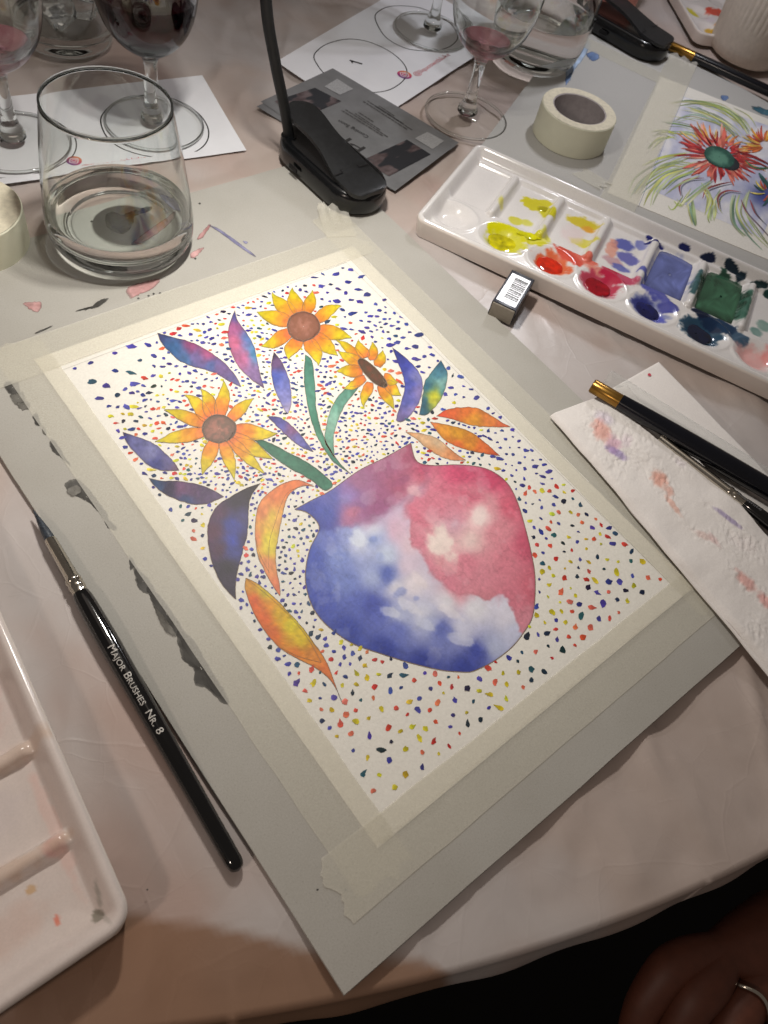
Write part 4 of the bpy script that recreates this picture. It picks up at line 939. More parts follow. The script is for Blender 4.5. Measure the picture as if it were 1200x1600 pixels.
B_.build('pencil_lines', simple('blue_grey_pencil', (120, 126, 150), 0.7), p2, False)
ta = np.array(at(1064, 101)[:2]); tb_ = np.array(at(968, 312)[:2])
tape('masking tape down the left edge of the red flower painting', tb_ - (ta - tb_) * 0.04, ta + (ta - tb_) * 0.03, 0.028, (1, 1), 0.0004, 17, 'tape strips on the red flower painting', 70, (0.93, 0.004), 0.0)
tape('masking tape lying flat beneath the second black clip lamp', at(905, 62, ZB), at(1034, 124, ZB), 0.022, (1, 1), 0.0002, 19, 'tape strips on the red flower painting', 50, None, ZB)
tape('torn scrap of tape between the tape roll and the flower painting', at(905, 268, ZB), at(945, 292, ZB), 0.017, (1, 1), 0.0002, 23, 'tape strips on the red flower painting', 24, (0.3, 0.0015), ZB)

# ------------------------------------------------------------------ palettes
def tray(name, label, A, e, g, Ls, Wd, rimh, hfun, cfun, res, rc=0.007):
    """palette: height field inside a rounded rectangle with a walled outside"""
    root = thing(name, label, 'palette', (A[0], A[1], ZT))
    e = np.array(e, float); g = np.array(g, float); A = np.array(A, float)
    ns = int(Ls / res) + 1; nt_ = int(Wd / res) + 1
    s, t = np.meshgrid(np.linspace(0, Ls, ns), np.linspace(0, Wd, nt_), indexing='ij')
    h = hfun(s, t); col = cfun(s, t)
    S_, T2 = s.copy(), t.copy()
    for cs, ct, ss, st_ in ((rc, rc, -1, -1), (rc, Wd - rc, -1, 1), (Ls - rc, rc, 1, -1), (Ls - rc, Wd - rc, 1, 1)):
        dx, dy = (s - cs) * ss, (t - ct) * st_; m_ = (dx > 0) & (dy > 0)
        l = np.hypot(dx, dy); mx_ = np.maximum(dx, dy); k = np.where(l > 0, mx_ / np.maximum(l, 1e-9), 1)
        S_ = np.where(m_, cs + ss * dx * k, S_); T2 = np.where(m_, ct + st_ * dy * k, T2)
    P = A + S_[..., None] * e + T2[..., None] * g
    V = np.concatenate([P, h[..., None]], -1).reshape(-1, 3)
    mesh('well_plate', V, grid_faces(ns, nt_), M['tray'], root, True, lin_n(col.reshape(-1, 3)))
    # outside wall
    ring = [(i, 0) for i in range(ns)] + [(ns - 1, j) for j in range(1, nt_)] + [(i, nt_ - 1) for i in range(ns - 2, -1, -1)] + [(0, j) for j in range(nt_ - 2, 0, -1)]
    ring = ring[::2]
    n = len(ring); VV = []; ctr = P.reshape(-1, 2).mean(0)
    for lev, (dz, off) in enumerate(((0, 0), (-0.0006, 0.0005), (-0.0016, 0.0006), (None, -0.0012))):
        for i, j in ring:
            p = P[i, j]; 
            si = S_[i, j]; ti = T2[i, j]
            ds = np.array([(-1 if si < rc else (1 if si > Ls - rc else 0)), (-1 if ti < rc else (1 if ti > Wd - rc else 0))], float)
            ds /= max(1e-9, np.linalg.norm(ds)) 
            q = p + off * (ds[0] * e + ds[1] * g)
            VV.append((q[0], q[1], h[i, j] + dz if dz is not None else ZT + 0.0002))
    Fs = grid_faces(4, n, wrap_v=True).tolist()
    mesh('outer_wall', VV, Fs, M['white_plain'], root, True)
    return root, (lambda s_, t_, z=0.0: (A[0] + s_ * e[0] + t_ * g[0], A[1] + s_ * e[1] + t_ * g[1], z))

PA = np.array([0.1515, 0.1425]); pe = np.array([0.431, -0.9024]); pe /= np.linalg.norm(pe); pg = np.array([-pe[1], pe[0]])
PL, PW, PR = 0.33, 0.113, 0.0118
FLOOR = 0.0030
WC = [0.018 + 0.037 * k for k in range(9)]
def pal_h(s, t):
    edge = np.minimum(np.minimum(s, PL - s), np.minimum(t, PW - t))
    wallk = sstep(0.0022, 0.0085, edge)
    plat = 0.0052
    h = np.full_like(s, plat)
    # mixing slots at the back
    for c in WC:
        du = np.abs(s - (c + 0.002)) - 0.0150; dv = np.abs(t - 0.0745) - 0.0265
        d = np.maximum(du, dv)
        h = np.where(d < 0.004, np.minimum(h, plat - (plat - FLOOR + 0.0012) * (1 - sstep(-0.0025, 0.0012, d)) * (0.75 + 0.25 * np.clip((0.10 - t) / 0.05, 0, 1))), h)
    # rounded ribs between them
    for c in WC[:-1]:
        du = np.abs(s - (c + 0.0205)); dv = np.maximum(0, np.abs(t - 0.072) - 0.025)
        d = np.hypot(du, dv); h = h + 0.0036 * np.sqrt(np.clip(1 - (d / 0.0030) ** 2, 0, 1))
    # round wells at the front
    for c in WC:
        r = np.hypot((s - c) / 0.0165, (t - 0.0275) / 0.0150)
        h = h - 0.0046 * (1 - sstep(0.35, 1.0, r)) + 0.0006 * np.exp(-((r - 1.06) / 0.08) ** 2)
    top_ = PR - 0.0010 * sstep(0.0010, 0.0, edge)
    return top_ * (1 - wallk) + h * wallk
def stains(s, t, lst, base, seed=0):
    col = np.tile(np.array(base, float), s.shape + (1,))
    col = col + (5 * (fbm(s * 140, t * 140, seed, 3) - 0.5))[..., None]
    for k, (cs, ct, rs, rt, ang, c, op, soft) in enumerate(lst):
        x, y = s * 1000 - cs, t * 1000 - ct; ca, sa = math.cos(ang), math.sin(ang)
        d = np.hypot((x * ca + y * sa) / rs, (-x * sa + y * ca) / rt)
        nz = (fbm(s * 260 + k * 3.3, t * 260 - k, seed + k, 4) - 0.5) * 1.3
        w = op * (1 - sstep(1 - soft, 1 + 0.05, d + nz * 0.55)) * (0.75 + 0.5 * fbm(s * 160, t * 160, seed + 50 + k, 3))
        w = np.clip(w, 0, 1)[..., None]
        col = col * (1 - w) + np.array(c, float) * w
    return col
ST = [ # s mm, t mm, radii, angle, colour, opacity, softness
    (40, 62, 3, 6, 0.3, (214, 204, 40), 0.5, .5), (60, 84, 12, 8, 0.2, (206, 196, 24), 1.2, .2), (66, 92, 6, 4, 0, (210, 200, 40), 1.1, .3), (72, 78, 5, 9, 0.6, (206, 198, 30), 1.1, .25), (55, 57, 5, 5, 0, (206, 200, 60), 1.0, .3), (62, 60, 6, 4, 0.5, (210, 206, 70), .9, .4),
    (60, 38, 20, 7, 0.15, (210, 206, 14), 1.3, .2), (58, 27, 15, 13, 0, (214, 210, 70), 1.2, .3), (74, 42, 12, 8, 0.5, (214, 208, 40), 1.2, .25), (80, 50, 6, 8, 0.4, (216, 212, 90), 1.0, .4),
    (98, 88, 13, 8, 0.1, (210, 190, 44), 1.0, .3), (103, 84, 6, 5, 0, (222, 160, 50), 0.9, .4), (104, 66, 11, 6, 0.2, (214, 204, 70), 0.9, .35), (95, 70, 12, 14, 0, (226, 206, 206), 0.6, .6),
    (93, 27, 14.5, 13, 0, (220, 110, 72), 1.2, .3), (101, 42, 14, 6, -0.35, (216, 84, 66), 1.15, .25), (112, 46, 10, 5, -0.2, (220, 110, 92), 1.0, .3), (120, 40, 9, 5, -0.1, (222, 130, 110), .8, .4),
    (128, 28, 15, 13, 0, (190, 70, 92), 1.2, .3), (134, 42, 12, 7, 0, (186, 40, 72), 1.2, .25), (143, 45, 8, 6, 0, (196, 84, 112), 1.0, .35),
    (130, 84, 9, 7, 0.3, (98, 104, 176), 1.1, .3), (137, 72, 9, 8, -0.4, (112, 112, 178), 1.1, .3), (128, 62, 8, 6, 0, (186, 140, 150), .8, .4), (135, 58, 8, 4, 0, (98, 104, 176), 1.0, .3), (141, 92, 5, 6, 0, (120, 126, 190), .9, .3), (124, 74, 5, 12, 0.1, (222, 150, 130), .8, .3),
    (150, 98, 7, 3, 0.2, (34, 38, 110), 1.3, .2), (144, 102, 3, 2, 0.2, (34, 38, 110), 1.3, .2), (156, 56, 10, 4, -0.3, (92, 98, 176), 1.1, .3), (164, 44, 13, 6, -0.3, (88, 92, 170), 1.1, .3),
    (164, 27, 15, 13, 0, (150, 156, 190), 1.0, .3), (172, 22, 6, 9, 0, (96, 100, 190), 1.1, .3), (160, 28, 9, 10, 0, (60, 66, 140), 1.1, .3), (176, 36, 8, 5, 0, (80, 84, 160), 1.1, .3),
    (186, 70, 3, 18, 0, (60, 96, 100), 1.0, .3), (201, 27, 15.5, 13, 0, (44, 76, 100), 1.3, .25), (206, 41, 15, 6, -0.2, (22, 44, 74), 1.4, .2), (196, 44, 8, 4, 0, (18, 30, 56), 1.4, .2), (218, 40, 12, 6, -0.4, (34, 60, 90), 1.3, .25), (226, 36, 7, 7, 0, (70, 96, 120), 1.1, .3),
    (222, 70, 4, 22, 0, (64, 108, 92), 1.0, .3), (205, 76, 17, 26, 0, (40, 72, 58), 1.3, .15), (188, 106, 6, 2.5, 0.1, (20, 30, 60), 1.4, .2), (206, 106, 8, 2.5, -0.3, (22, 40, 54), 1.4, .2), (214, 104, 4, 4, 0.5, (24, 44, 56), 1.4, .2), (228, 104, 7, 3, 0.3, (22, 46, 50), 1.4, .2), (238, 100, 6, 4, -0.3, (26, 60, 56), 1.3, .2), (170, 106, 5, 2, 0, (30, 36, 90), 1.3, .2), (246, 96, 8, 3, 0, (30, 60, 56), 1.2, .2),
    (240, 66, 6, 7, 0, (120, 156, 146), .9, .4), (236, 56, 5, 5, 0, (110, 146, 140), .9, .4), (248, 78, 5, 6, 0, (150, 184, 160), .8, .4), (238, 28, 14, 12, 0, (232, 176, 172), .9, .4), (250, 36, 8, 10, 0, (226, 140, 136), .8, .4), (168, 74, 15, 25, 0, (150, 158, 200), .9, .3)]
pal, PP = tray('paint_palette', 'long white palette with wells of yellow, red, blue and green paint', PA, pe, pg, PL, PW, PR, pal_h, lambda s, t: stains(s, t, ST, (224, 220, 218), 400), 0.0007)
def puddle(cs, ct, rx, ry, ang, rgb, z, lab, seed, var=0.25, parent=None, amp=0.2):
    B2 = []
    n = 40; rings = np.linspace(0.05, 1, 8); P = []
    ol = blob((0, 0), rx, ry, ang, n, seed, amp)
    if amp < 0.1:
        th = np.linspace(0, 2 * PI, n, endpoint=False); sg = lambda v: np.sign(v) * np.abs(v) ** 0.28
        ol = np.c_[rx * sg(np.cos(th)), ry * sg(np.sin(th)), 0 * th] * (1 + 0.16 * (fbm(np.cos(th) * 3 + 9, np.sin(th) * 3 + 9, seed, 3) - 0.5))[:, None]
    for q in rings:
        for p in ol: P.append((cs + p[0] * q, ct + p[1] * q))
    P = np.array(P) / 1000
    W_ = np.array([PP(a_, b_, z - 0.00035 * (q > 0.97)) for (a_, b_), q in zip(P, np.repeat(rings, n))])
    gq = fbm(P[:, 0] * 330, P[:, 1] * 330, seed + 3, 4)
    gq2 = fbm(P[:, 0] * 90 + seed, P[:, 1] * 90, seed + 8, 3); qq = np.repeat(rings, n)
    c = np.array(rgb, float)[None] * (1 + var * (gq - 0.5) * 2 + 0.9 * var * (gq2 - 0.5) * 2 - (0.42 * qq ** 7 if amp < 0.1 else 0))[:, None]
    o = mesh('paint_puddle', W_, grid_faces(8, n, wrap_v=True), M['paint_wet'], parent or pal, True, lin_n(c)); o['label'] = lab
    return o
zw = 0.0026
puddle(56.5, 27, 11, 9, 0, (206, 196, 6), zw, 'yellow paint in its round well', 1)
puddle(92, 26, 9.5, 8.5, 0, (204, 42, 12), zw, 'orange red paint in its round well', 2)
puddle(126.5, 26.5, 9.5, 8.5, 0, (150, 8, 28), zw, 'crimson paint in its round well', 3)
puddle(161.5, 25, 9.5, 8, 0, (22, 28, 92), zw, 'deep blue paint in its round well', 4)
puddle(198.5, 25.5, 10.5, 8.5, 0, (12, 24, 52), zw, 'navy paint in its round well', 5)
puddle(168, 74, 15.0, 25.5, 0, (104, 114, 172), FLOOR - 0.0002, 'thin blue wash filling a mixing slot', 6, 0.22, None, 0.05)
puddle(206, 75, 15.0, 25.5, 0, (58, 104, 78), FLOOR - 0.0001, 'murky green wash filling a mixing slot', 7, 0.32, None, 0.05)
puddle(67, 84, 5, 3.4, 0.6, (200, 190, 20), 0.0026, 'wet yellow dab', 9)
puddle(70, 42, 8, 3, 0.2, (204, 200, 0), 0.0062, 'wet yellow streak', 8, 0.2, None, 0.4)

# white palette at the lower left
TA = np.array([-0.1900, -0.1155]); te = np.array([-0.998, 0.045]); tg = np.array([0.088, 0.996]); TL, TW, TH = 0.115, 0.30, 0.0128
def tr_h(s, t):
    edge = np.minimum(np.minimum(s, TL - s), np.minimum(t, TW - t))
    wallk = sstep(0.0022, 0.0105, edge); h = np.full_like(s, 0.0014)
    for k in range(1, 8):
        d = np.abs(t - (0.0015 + 0.0372 * k + 0.00)); ridge_w = np.sqrt(np.clip(1 - (d / 0.0036) ** 2, 0, 1))
        h = h + 0.0048 * ridge_w * sstep(0.006, 0.012, s)
    h = h + 0.0012 * sstep(0.018, 0.009, np.minimum(s, t))
    top_ = TH - 0.0010 * sstep(0.0010, 0.0, edge)
    return top_ * (1 - wallk) + h * wallk
ST2 = [(14, 38, 5, 4, 0, (226, 150, 144), .5, .5), (12, 45, 3, 30, 0, (226, 190, 180), .5, .5), (30, 39, 30, 4, 0, (206, 178, 158), .6, .5), (20, 76, 30, 5, 0, (206, 178, 158), .5, .5), (10, 9, 2.2, 2.2, 0, (138, 132, 120), .9, .2), (7, 15, 1.2, 5, 0.2, (150, 146, 138), .7, .4), (7.8, 6.5, 1, 4, -.3, (150, 146, 138), .4, .4),
       (22, 16, 1.2, 2.4, 0.2, (226, 140, 120), 1.0, .3), (26, 30, 2.0, 1.6, 0, (206, 170, 130), .8, .3), (35, 22, 16, 10, 0, (214, 188, 176), .5, .6), (30, 60, 16, 12, 0, (212, 200, 198), .5, .6), (18, 100, 10, 20, 0, (216, 186, 180), .5, .6), (28, 66, 3, 1.5, 0, (170, 160, 160), .5, .4)]
trl, TP = tray('paint_palette', 'nearly clean white palette at the lower left with faint pink stains', TA, te, tg, TL, TW, TH, tr_h, lambda s, t: stains(s, t, ST2, (218, 206, 200), 500), 0.0008, 0.008)

# distant palette with yellow and orange dabs
A3 = np.array(at(1092, 52, 0.008)[:2]); e3 = np.array([0.62, -0.10]); e3 = np.array(at(1140, 60, 0.008)[:2]) - A3; e3 /= np.linalg.norm(e3); g3 = np.array([-e3[1], e3[0]])
ST3 = [(14, 14, 7, 5, 0, (216, 190, 60), .9, .3), (16, 60, 8, 9, 0, (206, 196, 50), 1.1, .3), (26, 24, 8, 8, 0, (214, 170, 60), 1.1, .3), (44, 66, 14, 10, 0, (216, 80, 60), 1.2, .3), (40, 34, 9, 7, 0, (226, 150, 70), 1.1, .3), (66, 50, 10, 10, 0, (190, 50, 70), 1.1, .3), (30, 48, 9, 9, 0, (228, 214, 226), .6, .5)]
def h3(s, t):
    edge = np.minimum(np.minimum(s, 0.10 - s), np.minimum(t, 0.16 - t)); k = sstep(0.0022, 0.008, edge)
    h = 0.004 + 0 * s
    for a_ in (0.022, 0.058): 
        for b_ in (0.024, 0.06, 0.096): h = h - 0.0034 * (1 - sstep(0.4, 1.0, np.hypot((s - a_) / 0.015, (t - b_) / 0.016)))
    return 0.0085 * (1 - k) + h * k
tray('paint_palette', 'small white palette with yellow and orange dabs behind the ribbed cup', A3, e3, g3, 0.10, 0.16, 0.0085, h3, lambda s, t: stains(s, t, ST3, (224, 218, 216), 600), 0.0014, 0.010)

# ------------------------------------------------------------------ clip lamps
def clip_lamp(label, c, dx, dy, rot, head, light_pos, neck_pts, group='black clip-on lamps'):
    R2 = Matrix.Rotation(rot, 3, 'Z')
    root = thing('clip_lamp', label, 'lamp', (c[0] + dx, c[1] + dy, 0.0), group)
    def tf(p): 
        v = R2 @ Vector((p[0] - c[0], p[1] - c[1], 0)); return (v.x + c[0] + dx, v.y + c[1] + dy)
    base_o = stadium((c[0], c[1]), 0.0228, 0.0226, PI / 2, 18)
    def sc(f): return [tf((c[0] + (x - c[0]) * f, c[1] + (y - c[1]) * (1 - (1 - f) * 0.6))) for x, y in base_o]
    # body lofted through rounded sections
    secs = [(0.93, 0.0003), (1.0, 0.0025), (1.0, 0.0095), (0.985, 0.0125), (0.93, 0.0148), (0.84, 0.0158), (0.70, 0.0150), (0.60, 0.0138), (0.05, 0.0134)]
    n = len(base_o); V = []
    for f, z in secs: V += [(x, y, z) for x, y in sc(f)]
    Fs = grid_faces(len(secs), n, wrap_v=True).tolist(); Fs.append(list(range(n))[::-1]); Fs.append([(len(secs) - 1) * n + k for k in range(n)])
    mesh('lamp_base', V, Fs, M['black'], root, True, sharp=60)
    # sprung clip plate: narrow waist, wide front, raised at the back
    P = []
    for y, w, z in ((-0.0445, 0.0075, 0.0175), (-0.0435, 0.0118, 0.0180), (-0.040, 0.0152, 0.0185), (-0.032, 0.0160, 0.0190), (-0.0215, 0.0158, 0.0196), (-0.012, 0.0140, 0.0218), (0.000, 0.0118, 0.0248), (0.012, 0.0112, 0.0272), (0.024, 0.0124, 0.0290), (0.032, 0.0130, 0.0298), (0.038, 0.0120, 0.0302), (0.043, 0.0085, 0.0304), (0.0455, 0.003, 0.0304)):
        P.append((y, w, z))
    P = resample(np.array(P), 44); V = []; m_ = 11
    for thick in (0, 1):
        for y, w, z in P:
            for j in range(m_):
                t = j / (m_ - 1) * 2 - 1; x_, y_ = tf((c[0] - 0.002 + t * w * 0.95, c[1] + y)); V.append((x_, y_, z - 0.0006 * t * t - thick * 0.0026))
    k = len(P); fs = grid_faces(k, m_).tolist() + [[a_ + k * m_ for a_ in f[::-1]] for f in grid_faces(k, m_).tolist()]
    rim = [i * m_ for i in range(k)] + [(k - 1) * m_ + j for j in range(1, m_)] + [i * m_ + m_ - 1 for i in range(k - 2, -1, -1)] + [j for j in range(m_ - 2, 0, -1)]
    fs += [[rim[i], rim[(i + 1) % len(rim)], rim[(i + 1) % len(rim)] + k * m_, rim[i] + k * m_] for i in range(len(rim))]
    cp = mesh('clip_plate', V, fs, M['black_matt'], root, True, sharp=40)
    # hinge seam: a stepped groove across the plate
    B2 = Bag(); hz = 0.0199
    for (x0, y0), (x1, y1) in (((-0.0178, -0.0215), (-0.010, -0.0215)), ((-0.010, -0.0215), (-0.010, -0.0185)), ((-0.010, -0.0185), (0.004, -0.0185)), ((0.004, -0.0185), (0.004, -0.0215)), ((0.004, -0.0215), (0.0122, -0.0215))):
        a_ = np.array([*tf((c[0] + x0, c[1] + y0)), hz + 0.0001]); b_ = np.array([*tf((c[0] + x1, c[1] + y1)), hz + 0.0001]); d = (b_ - a_) / np.linalg.norm(b_ - a_); nn = np.array([-d[1], d[0], 0]) * 0.00035
        B2.add([a_ - nn, b_ - nn, b_ + nn, a_ + nn], [(0, 1, 2, 3)])
    B2.build('hinge_seam', M['ink'], root, False)
    sx, sy = tf((c[0] - 0.0258, c[1] + 0.012)); 
    q = [tf((c[0] - 0.0250, c[1] + 0.008)), tf((c[0] - 0.0250, c[1] + 0.016)), tf((c[0] - 0.0240, c[1] + 0.016)), tf((c[0] - 0.0240, c[1] + 0.008))]
    slab('charging_socket', q, 0.0050, 0.0085, M['ink'], root, 0.0003)
    tube('goose_neck', neck_pts, 0.0036, M['neck'], root, 16, 90)
    tube('neck_collar', [neck_pts[0] - np.array([0, 0, 0.006]), neck_pts[0] + (neck_pts[1] - neck_pts[0]) * 0.10], 0.0054, M['black'], root, 20)
    # lamp head: shallow black dish with a pale diffuser, light hangs just beneath it
    hd = lathe('lamp_head', [(0, 0.016), (0.012, 0.0155), (0.026, 0.0125), (0.033, 0.006), (0.034, 0.0035), (0.0325, 0.0035), (0, 0.0035)], tuple(light_pos + Vector((0, 0, 0.0005))), M['black'], root, 48, sharp=50)
    lathe('diffuser', [(0, 0.0030), (0.0315, 0.0030), (0.0315, 0.0036), (0, 0.0036)], tuple(light_pos + Vector((0, 0, 0.0))), M['lens'], hd, 40, sharp=40)
    return root
c1_ = np.array([0.1355, 0.2130])
np1 = np.array([(0.122, 0.246, 0.013), (0.117, 0.2475, 0.035), (0.109, 0.250, 0.065), (0.1015, 0.252, 0.100), (0.096, 0.251, 0.16), (0.090, 0.245, 0.24), (0.078, 0.225, 0.32), (0.062, 0.195, 0.362), (0.047, 0.168, 0.3615)])
clip_lamp('black clip-on lamp gripping the grey board beside the grey flyer', c1_, 0, 0, math.radians(2), None, LAMP1, np1)
np2 = np.array([(0.505, 0.318, 0.013), (0.503, 0.322, 0.04), (0.500, 0.326, 0.09), (0.500, 0.328, 0.16), (0.502, 0.325, 0.25), (0.503, 0.312, 0.33), (0.502, 0.288, 0.352), (0.500, 0.267, 0.3465)])
clip_lamp('black clip-on lamp beside the water tumbler at the top right', c1_, 0.3975, 0.0660, math.radians(10), None, LAMP2, np2)

# ------------------------------------------------------------------ glasses
def wine_glass(label, c, fill=None, group='stemmed wine glasses'):
    root = thing('wine_glass', label, 'wine glass', (c[0], c[1], c[2]), group)
    out = [(0, 0.0), (0.0300, 0.0), (0.0328, 0.0004), (0.0334, 0.0012), (0.0328, 0.0021), (0.024, 0.0030), (0.014, 0.0046), (0.0085, 0.0075), (0.0056, 0.0130), (0.0043, 0.0200), (0.0040, 0.030), (0.0042, 0.039), (0.0052, 0.0445), (0.0085, 0.0482)]
    bowl = [(0.0135, 0.0512), (0.0205, 0.0572), (0.0265, 0.0660), (0.0302, 0.0770), (0.0318, 0.0890), (0.0318, 0.1020), (0.0305, 0.1180), (0.0285, 0.1340), (0.0272, 0.1440)]
    inn = [(0.0262, 0.1438), (0.0276, 0.1335), (0.0296, 0.1178), (0.0309, 0.1020), (0.0309, 0.0890), (0.0293, 0.0775), (0.0256, 0.0670), (0.0196, 0.0588), (0.0125, 0.0538), (0.005, 0.0514), (0, 0.0510)]
    foot = [(0, 0.0), (0.0300, 0.0)] + smooth_prof([(0.0328, 0.0004), (0.0334, 0.0012), (0.0328, 0.0021)], 10) + smooth_prof([(0.0326, 0.0022), (0.024, 0.0030), (0.014, 0.0046), (0.0085, 0.0075), (0.0060, 0.0120)], 24)
    ft = lathe('foot', foot, c, M['thin_glass'], root, 80)
    lathe('foot_rim', [(0.0327 + 0.0009 * math.cos(a_), 0.0012 + 0.0010 * math.sin(a_)) for a_ in np.linspace(0, 2 * PI, 15)], c, M['glass'], ft, 80)
    stem = [(0, 0.0030), (0.006, 0.0032), (0.0082, 0.0050), (0.0078, 0.0078), (0.0056, 0.0130), (0.0043, 0.0200), (0.0040, 0.030), (0.0042, 0.039), (0.0052, 0.0445), (0.0085, 0.0482)]
    pr = smooth_prof(stem + bowl, 70) + [(0.0270, 0.1446), (0.0264, 0.1446)] + smooth_prof(inn, 50)
    lathe('bowl_and_stem', pr, c, M['glass'], root, 80)
    if fill:
        mat, lev, nm = fill
        pts = [(0, 0.05085), (0.005, 0.05125), (0.0126, 0.05365), (0.0198, 0.0587), (0.0258, 0.0669), (0.0295, 0.0774), (0.0311, 0.0890), (0.0311, 0.102)]
        sp_ = [p for p in smooth_prof(pts, 60) if p[1] < lev]
        rl = sp_[-1][0]
        lathe(nm, sp_ + [(rl + 0.00005, lev), (rl - 0.0012, lev - 0.0003), (0, lev - 0.0004)], c, M[mat], root, 80, sharp=50)
    return root
wine_glass('wine glass full of dark red wine on the left tasting sheet', (0.0576, 0.3149, ZT + 0.0006), ('wine', 0.0850, 'red_wine'))
wine_glass('wine glass with a little red wine cut off by the left edge', (-0.0347, 0.3278, ZT + 0.0006), ('dregs', 0.0620, 'red_wine'))
wine_glass('empty wine glass on the printed circle at the top, only base and stem in view', (0.3483, 0.3532, ZT + 0.0006))
wine_glass('wine glass with pink dregs standing behind the long palette', (0.2873, 0.2376, ZT + 0.0004), ('dregs', 0.0585, 'wine_dregs'))

def tumbler(label, c, prof_o, prof_i, lev, group='glass tumblers of water', water_eps=0.00015):
    root = thing('glass_tumbler', label, 'tumbler', (c[0], c[1], c[2]), group)
    po = smooth_prof(prof_o, 64); pi_ = smooth_prof(prof_i, 70)
    rim_o, rim_i = po[-1], pi_[0]
    k = next(i for i, p in enumerate(pi_) if p[1] < lev)
    (ra, za), (rb, zb) = pi_[k - 1], pi_[k]; rl = ra + (rb - ra) * (za - lev) / (za - zb)
    lathe('glass_body', po + pi_[:k] + [(rl, lev)], c, M['glass'], root, 112)
    # below the waterline the inner wall is a glass-to-water interface
    lathe('wet_wall', [(rl, lev)] + pi_[k:], c, M['wet_glass'], root, 112)
    lathe('water', [(rl, lev), (rl - 0.0006, lev - 0.00055), (rl - 0.0014, lev - 0.0009), (rl - 0.0030, lev - 0.0011), (rl * 0.6, lev - 0.0011), (0, lev - 0.0011)], c, M['water'], root, 112)
    rb_, rc_ = (rim_o[0] + rim_i[0]) / 2, (rim_o[0] - rim_i[0]) / 2 + 0.00025
    lathe('rim', [(rb_ + rc_ * math.cos(a_), rim_o[1] + 0.0003 + rc_ * math.sin(a_)) for a_ in np.linspace(0, 2 * PI, 15)], c, M['rim_glass'], root, 112)
    return root
tumbler('glass tumbler of water standing on the grey board at the left', (-0.0195, 0.2145, ZB + 0.0002),
        [(0, 0.0012), (0.026, 0.0012), (0.030, 0.0002), (0.0345, 0.0004), (0.0385, 0.0035), (0.0412, 0.0085), (0.0418, 0.0150), (0.0408, 0.028), (0.0388, 0.045), (0.0362, 0.064), (0.0330, 0.0835)],
        [(0.03215, 0.0835), (0.0353, 0.064), (0.0378, 0.045), (0.0396, 0.028), (0.0398, 0.0175), (0.0370, 0.0120), (0.031, 0.0096), (0.018, 0.0088), (0, 0.0086)], 0.0225)
tumbler('round glass tumbler of water behind the tape roll', (0.4130, 0.2880, ZT + 0.0004),
        [(0, 0.0012), (0.022, 0.0012), (0.027, 0.0002), (0.0320, 0.0008), (0.0365, 0.0050), (0.0395, 0.0120), (0.0418, 0.024), (0.0425, 0.040), (0.0420, 0.060), (0.0402, 0.080), (0.0380, 0.100)],
        [(0.0364, 0.100), (0.0386, 0.080), (0.0404, 0.060), (0.0409, 0.040), (0.0400, 0.026), (0.0374, 0.0160), (0.032, 0.0110), (0.018, 0.0092), (0, 0.0090)], 0.0400)
dj = tumbler('straight tumbler of ice cubes behind the wine glasses at the top left', (0.0530, 0.4360, ZT + 0.0004),
        [(0, 0.0012), (0.026, 0.0008), (0.0315, 0.0008), (0.0336, 0.0040), (0.0342, 0.012), (0.0350, 0.040), (0.0362, 0.080), (0.0370, 0.100)],
        [(0.0352, 0.100), (0.0344, 0.080), (0.0332, 0.040), (0.0324, 0.012), (0.029, 0.0085), (0.016, 0.0076), (0, 0.0075)], 0.0150)
ri = random.Random(8)
for k, (x, y, z, s) in enumerate([(0.044, 0.424, 0.026, 0.020), (0.064, 0.430, 0.025, 0.019), (0.054, 0.447, 0.027, 0.020), (0.046, 0.436, 0.046, 0.019), (0.062, 0.441, 0.046, 0.020), (0.053, 0.428, 0.064, 0.018)]):
    bm = bmesh.new(); bmesh.ops.create_cube(bm, size=s); bmesh.ops.bevel(bm, geom=list(bm.edges), offset=s * 0.12, segments=2, affect='EDGES')
    rot = Matrix.Rotation(ri.uniform(0, 3), 3, Vector((ri.uniform(-1, 1), ri.uniform(-1, 1), ri.uniform(-1, 1))).normalized())
    bm.verts.ensure_lookup_table(); bm.verts.index_update()
    V = [tuple(rot @ v.co + Vector((x, y, z))) for v in bm.verts]; Fs = [[v.index for v in f.verts] for f in bm.faces]; bm.free()
    o = mesh('ice_cube', V, Fs, M['ice'], None, True); tag(o, ['lowest ice cube at the front of the tumbler at the top left', 'ice cube at the right near the tumbler floor', 'ice cube at the back near the tumbler floor', 'middle ice cube leaning on the left wall of the tumbler', 'middle ice cube leaning on the right wall of the tumbler', 'topmost ice cube in the tumbler at the top left'][k], 'ice cube', 'ice cubes in the tumbler')

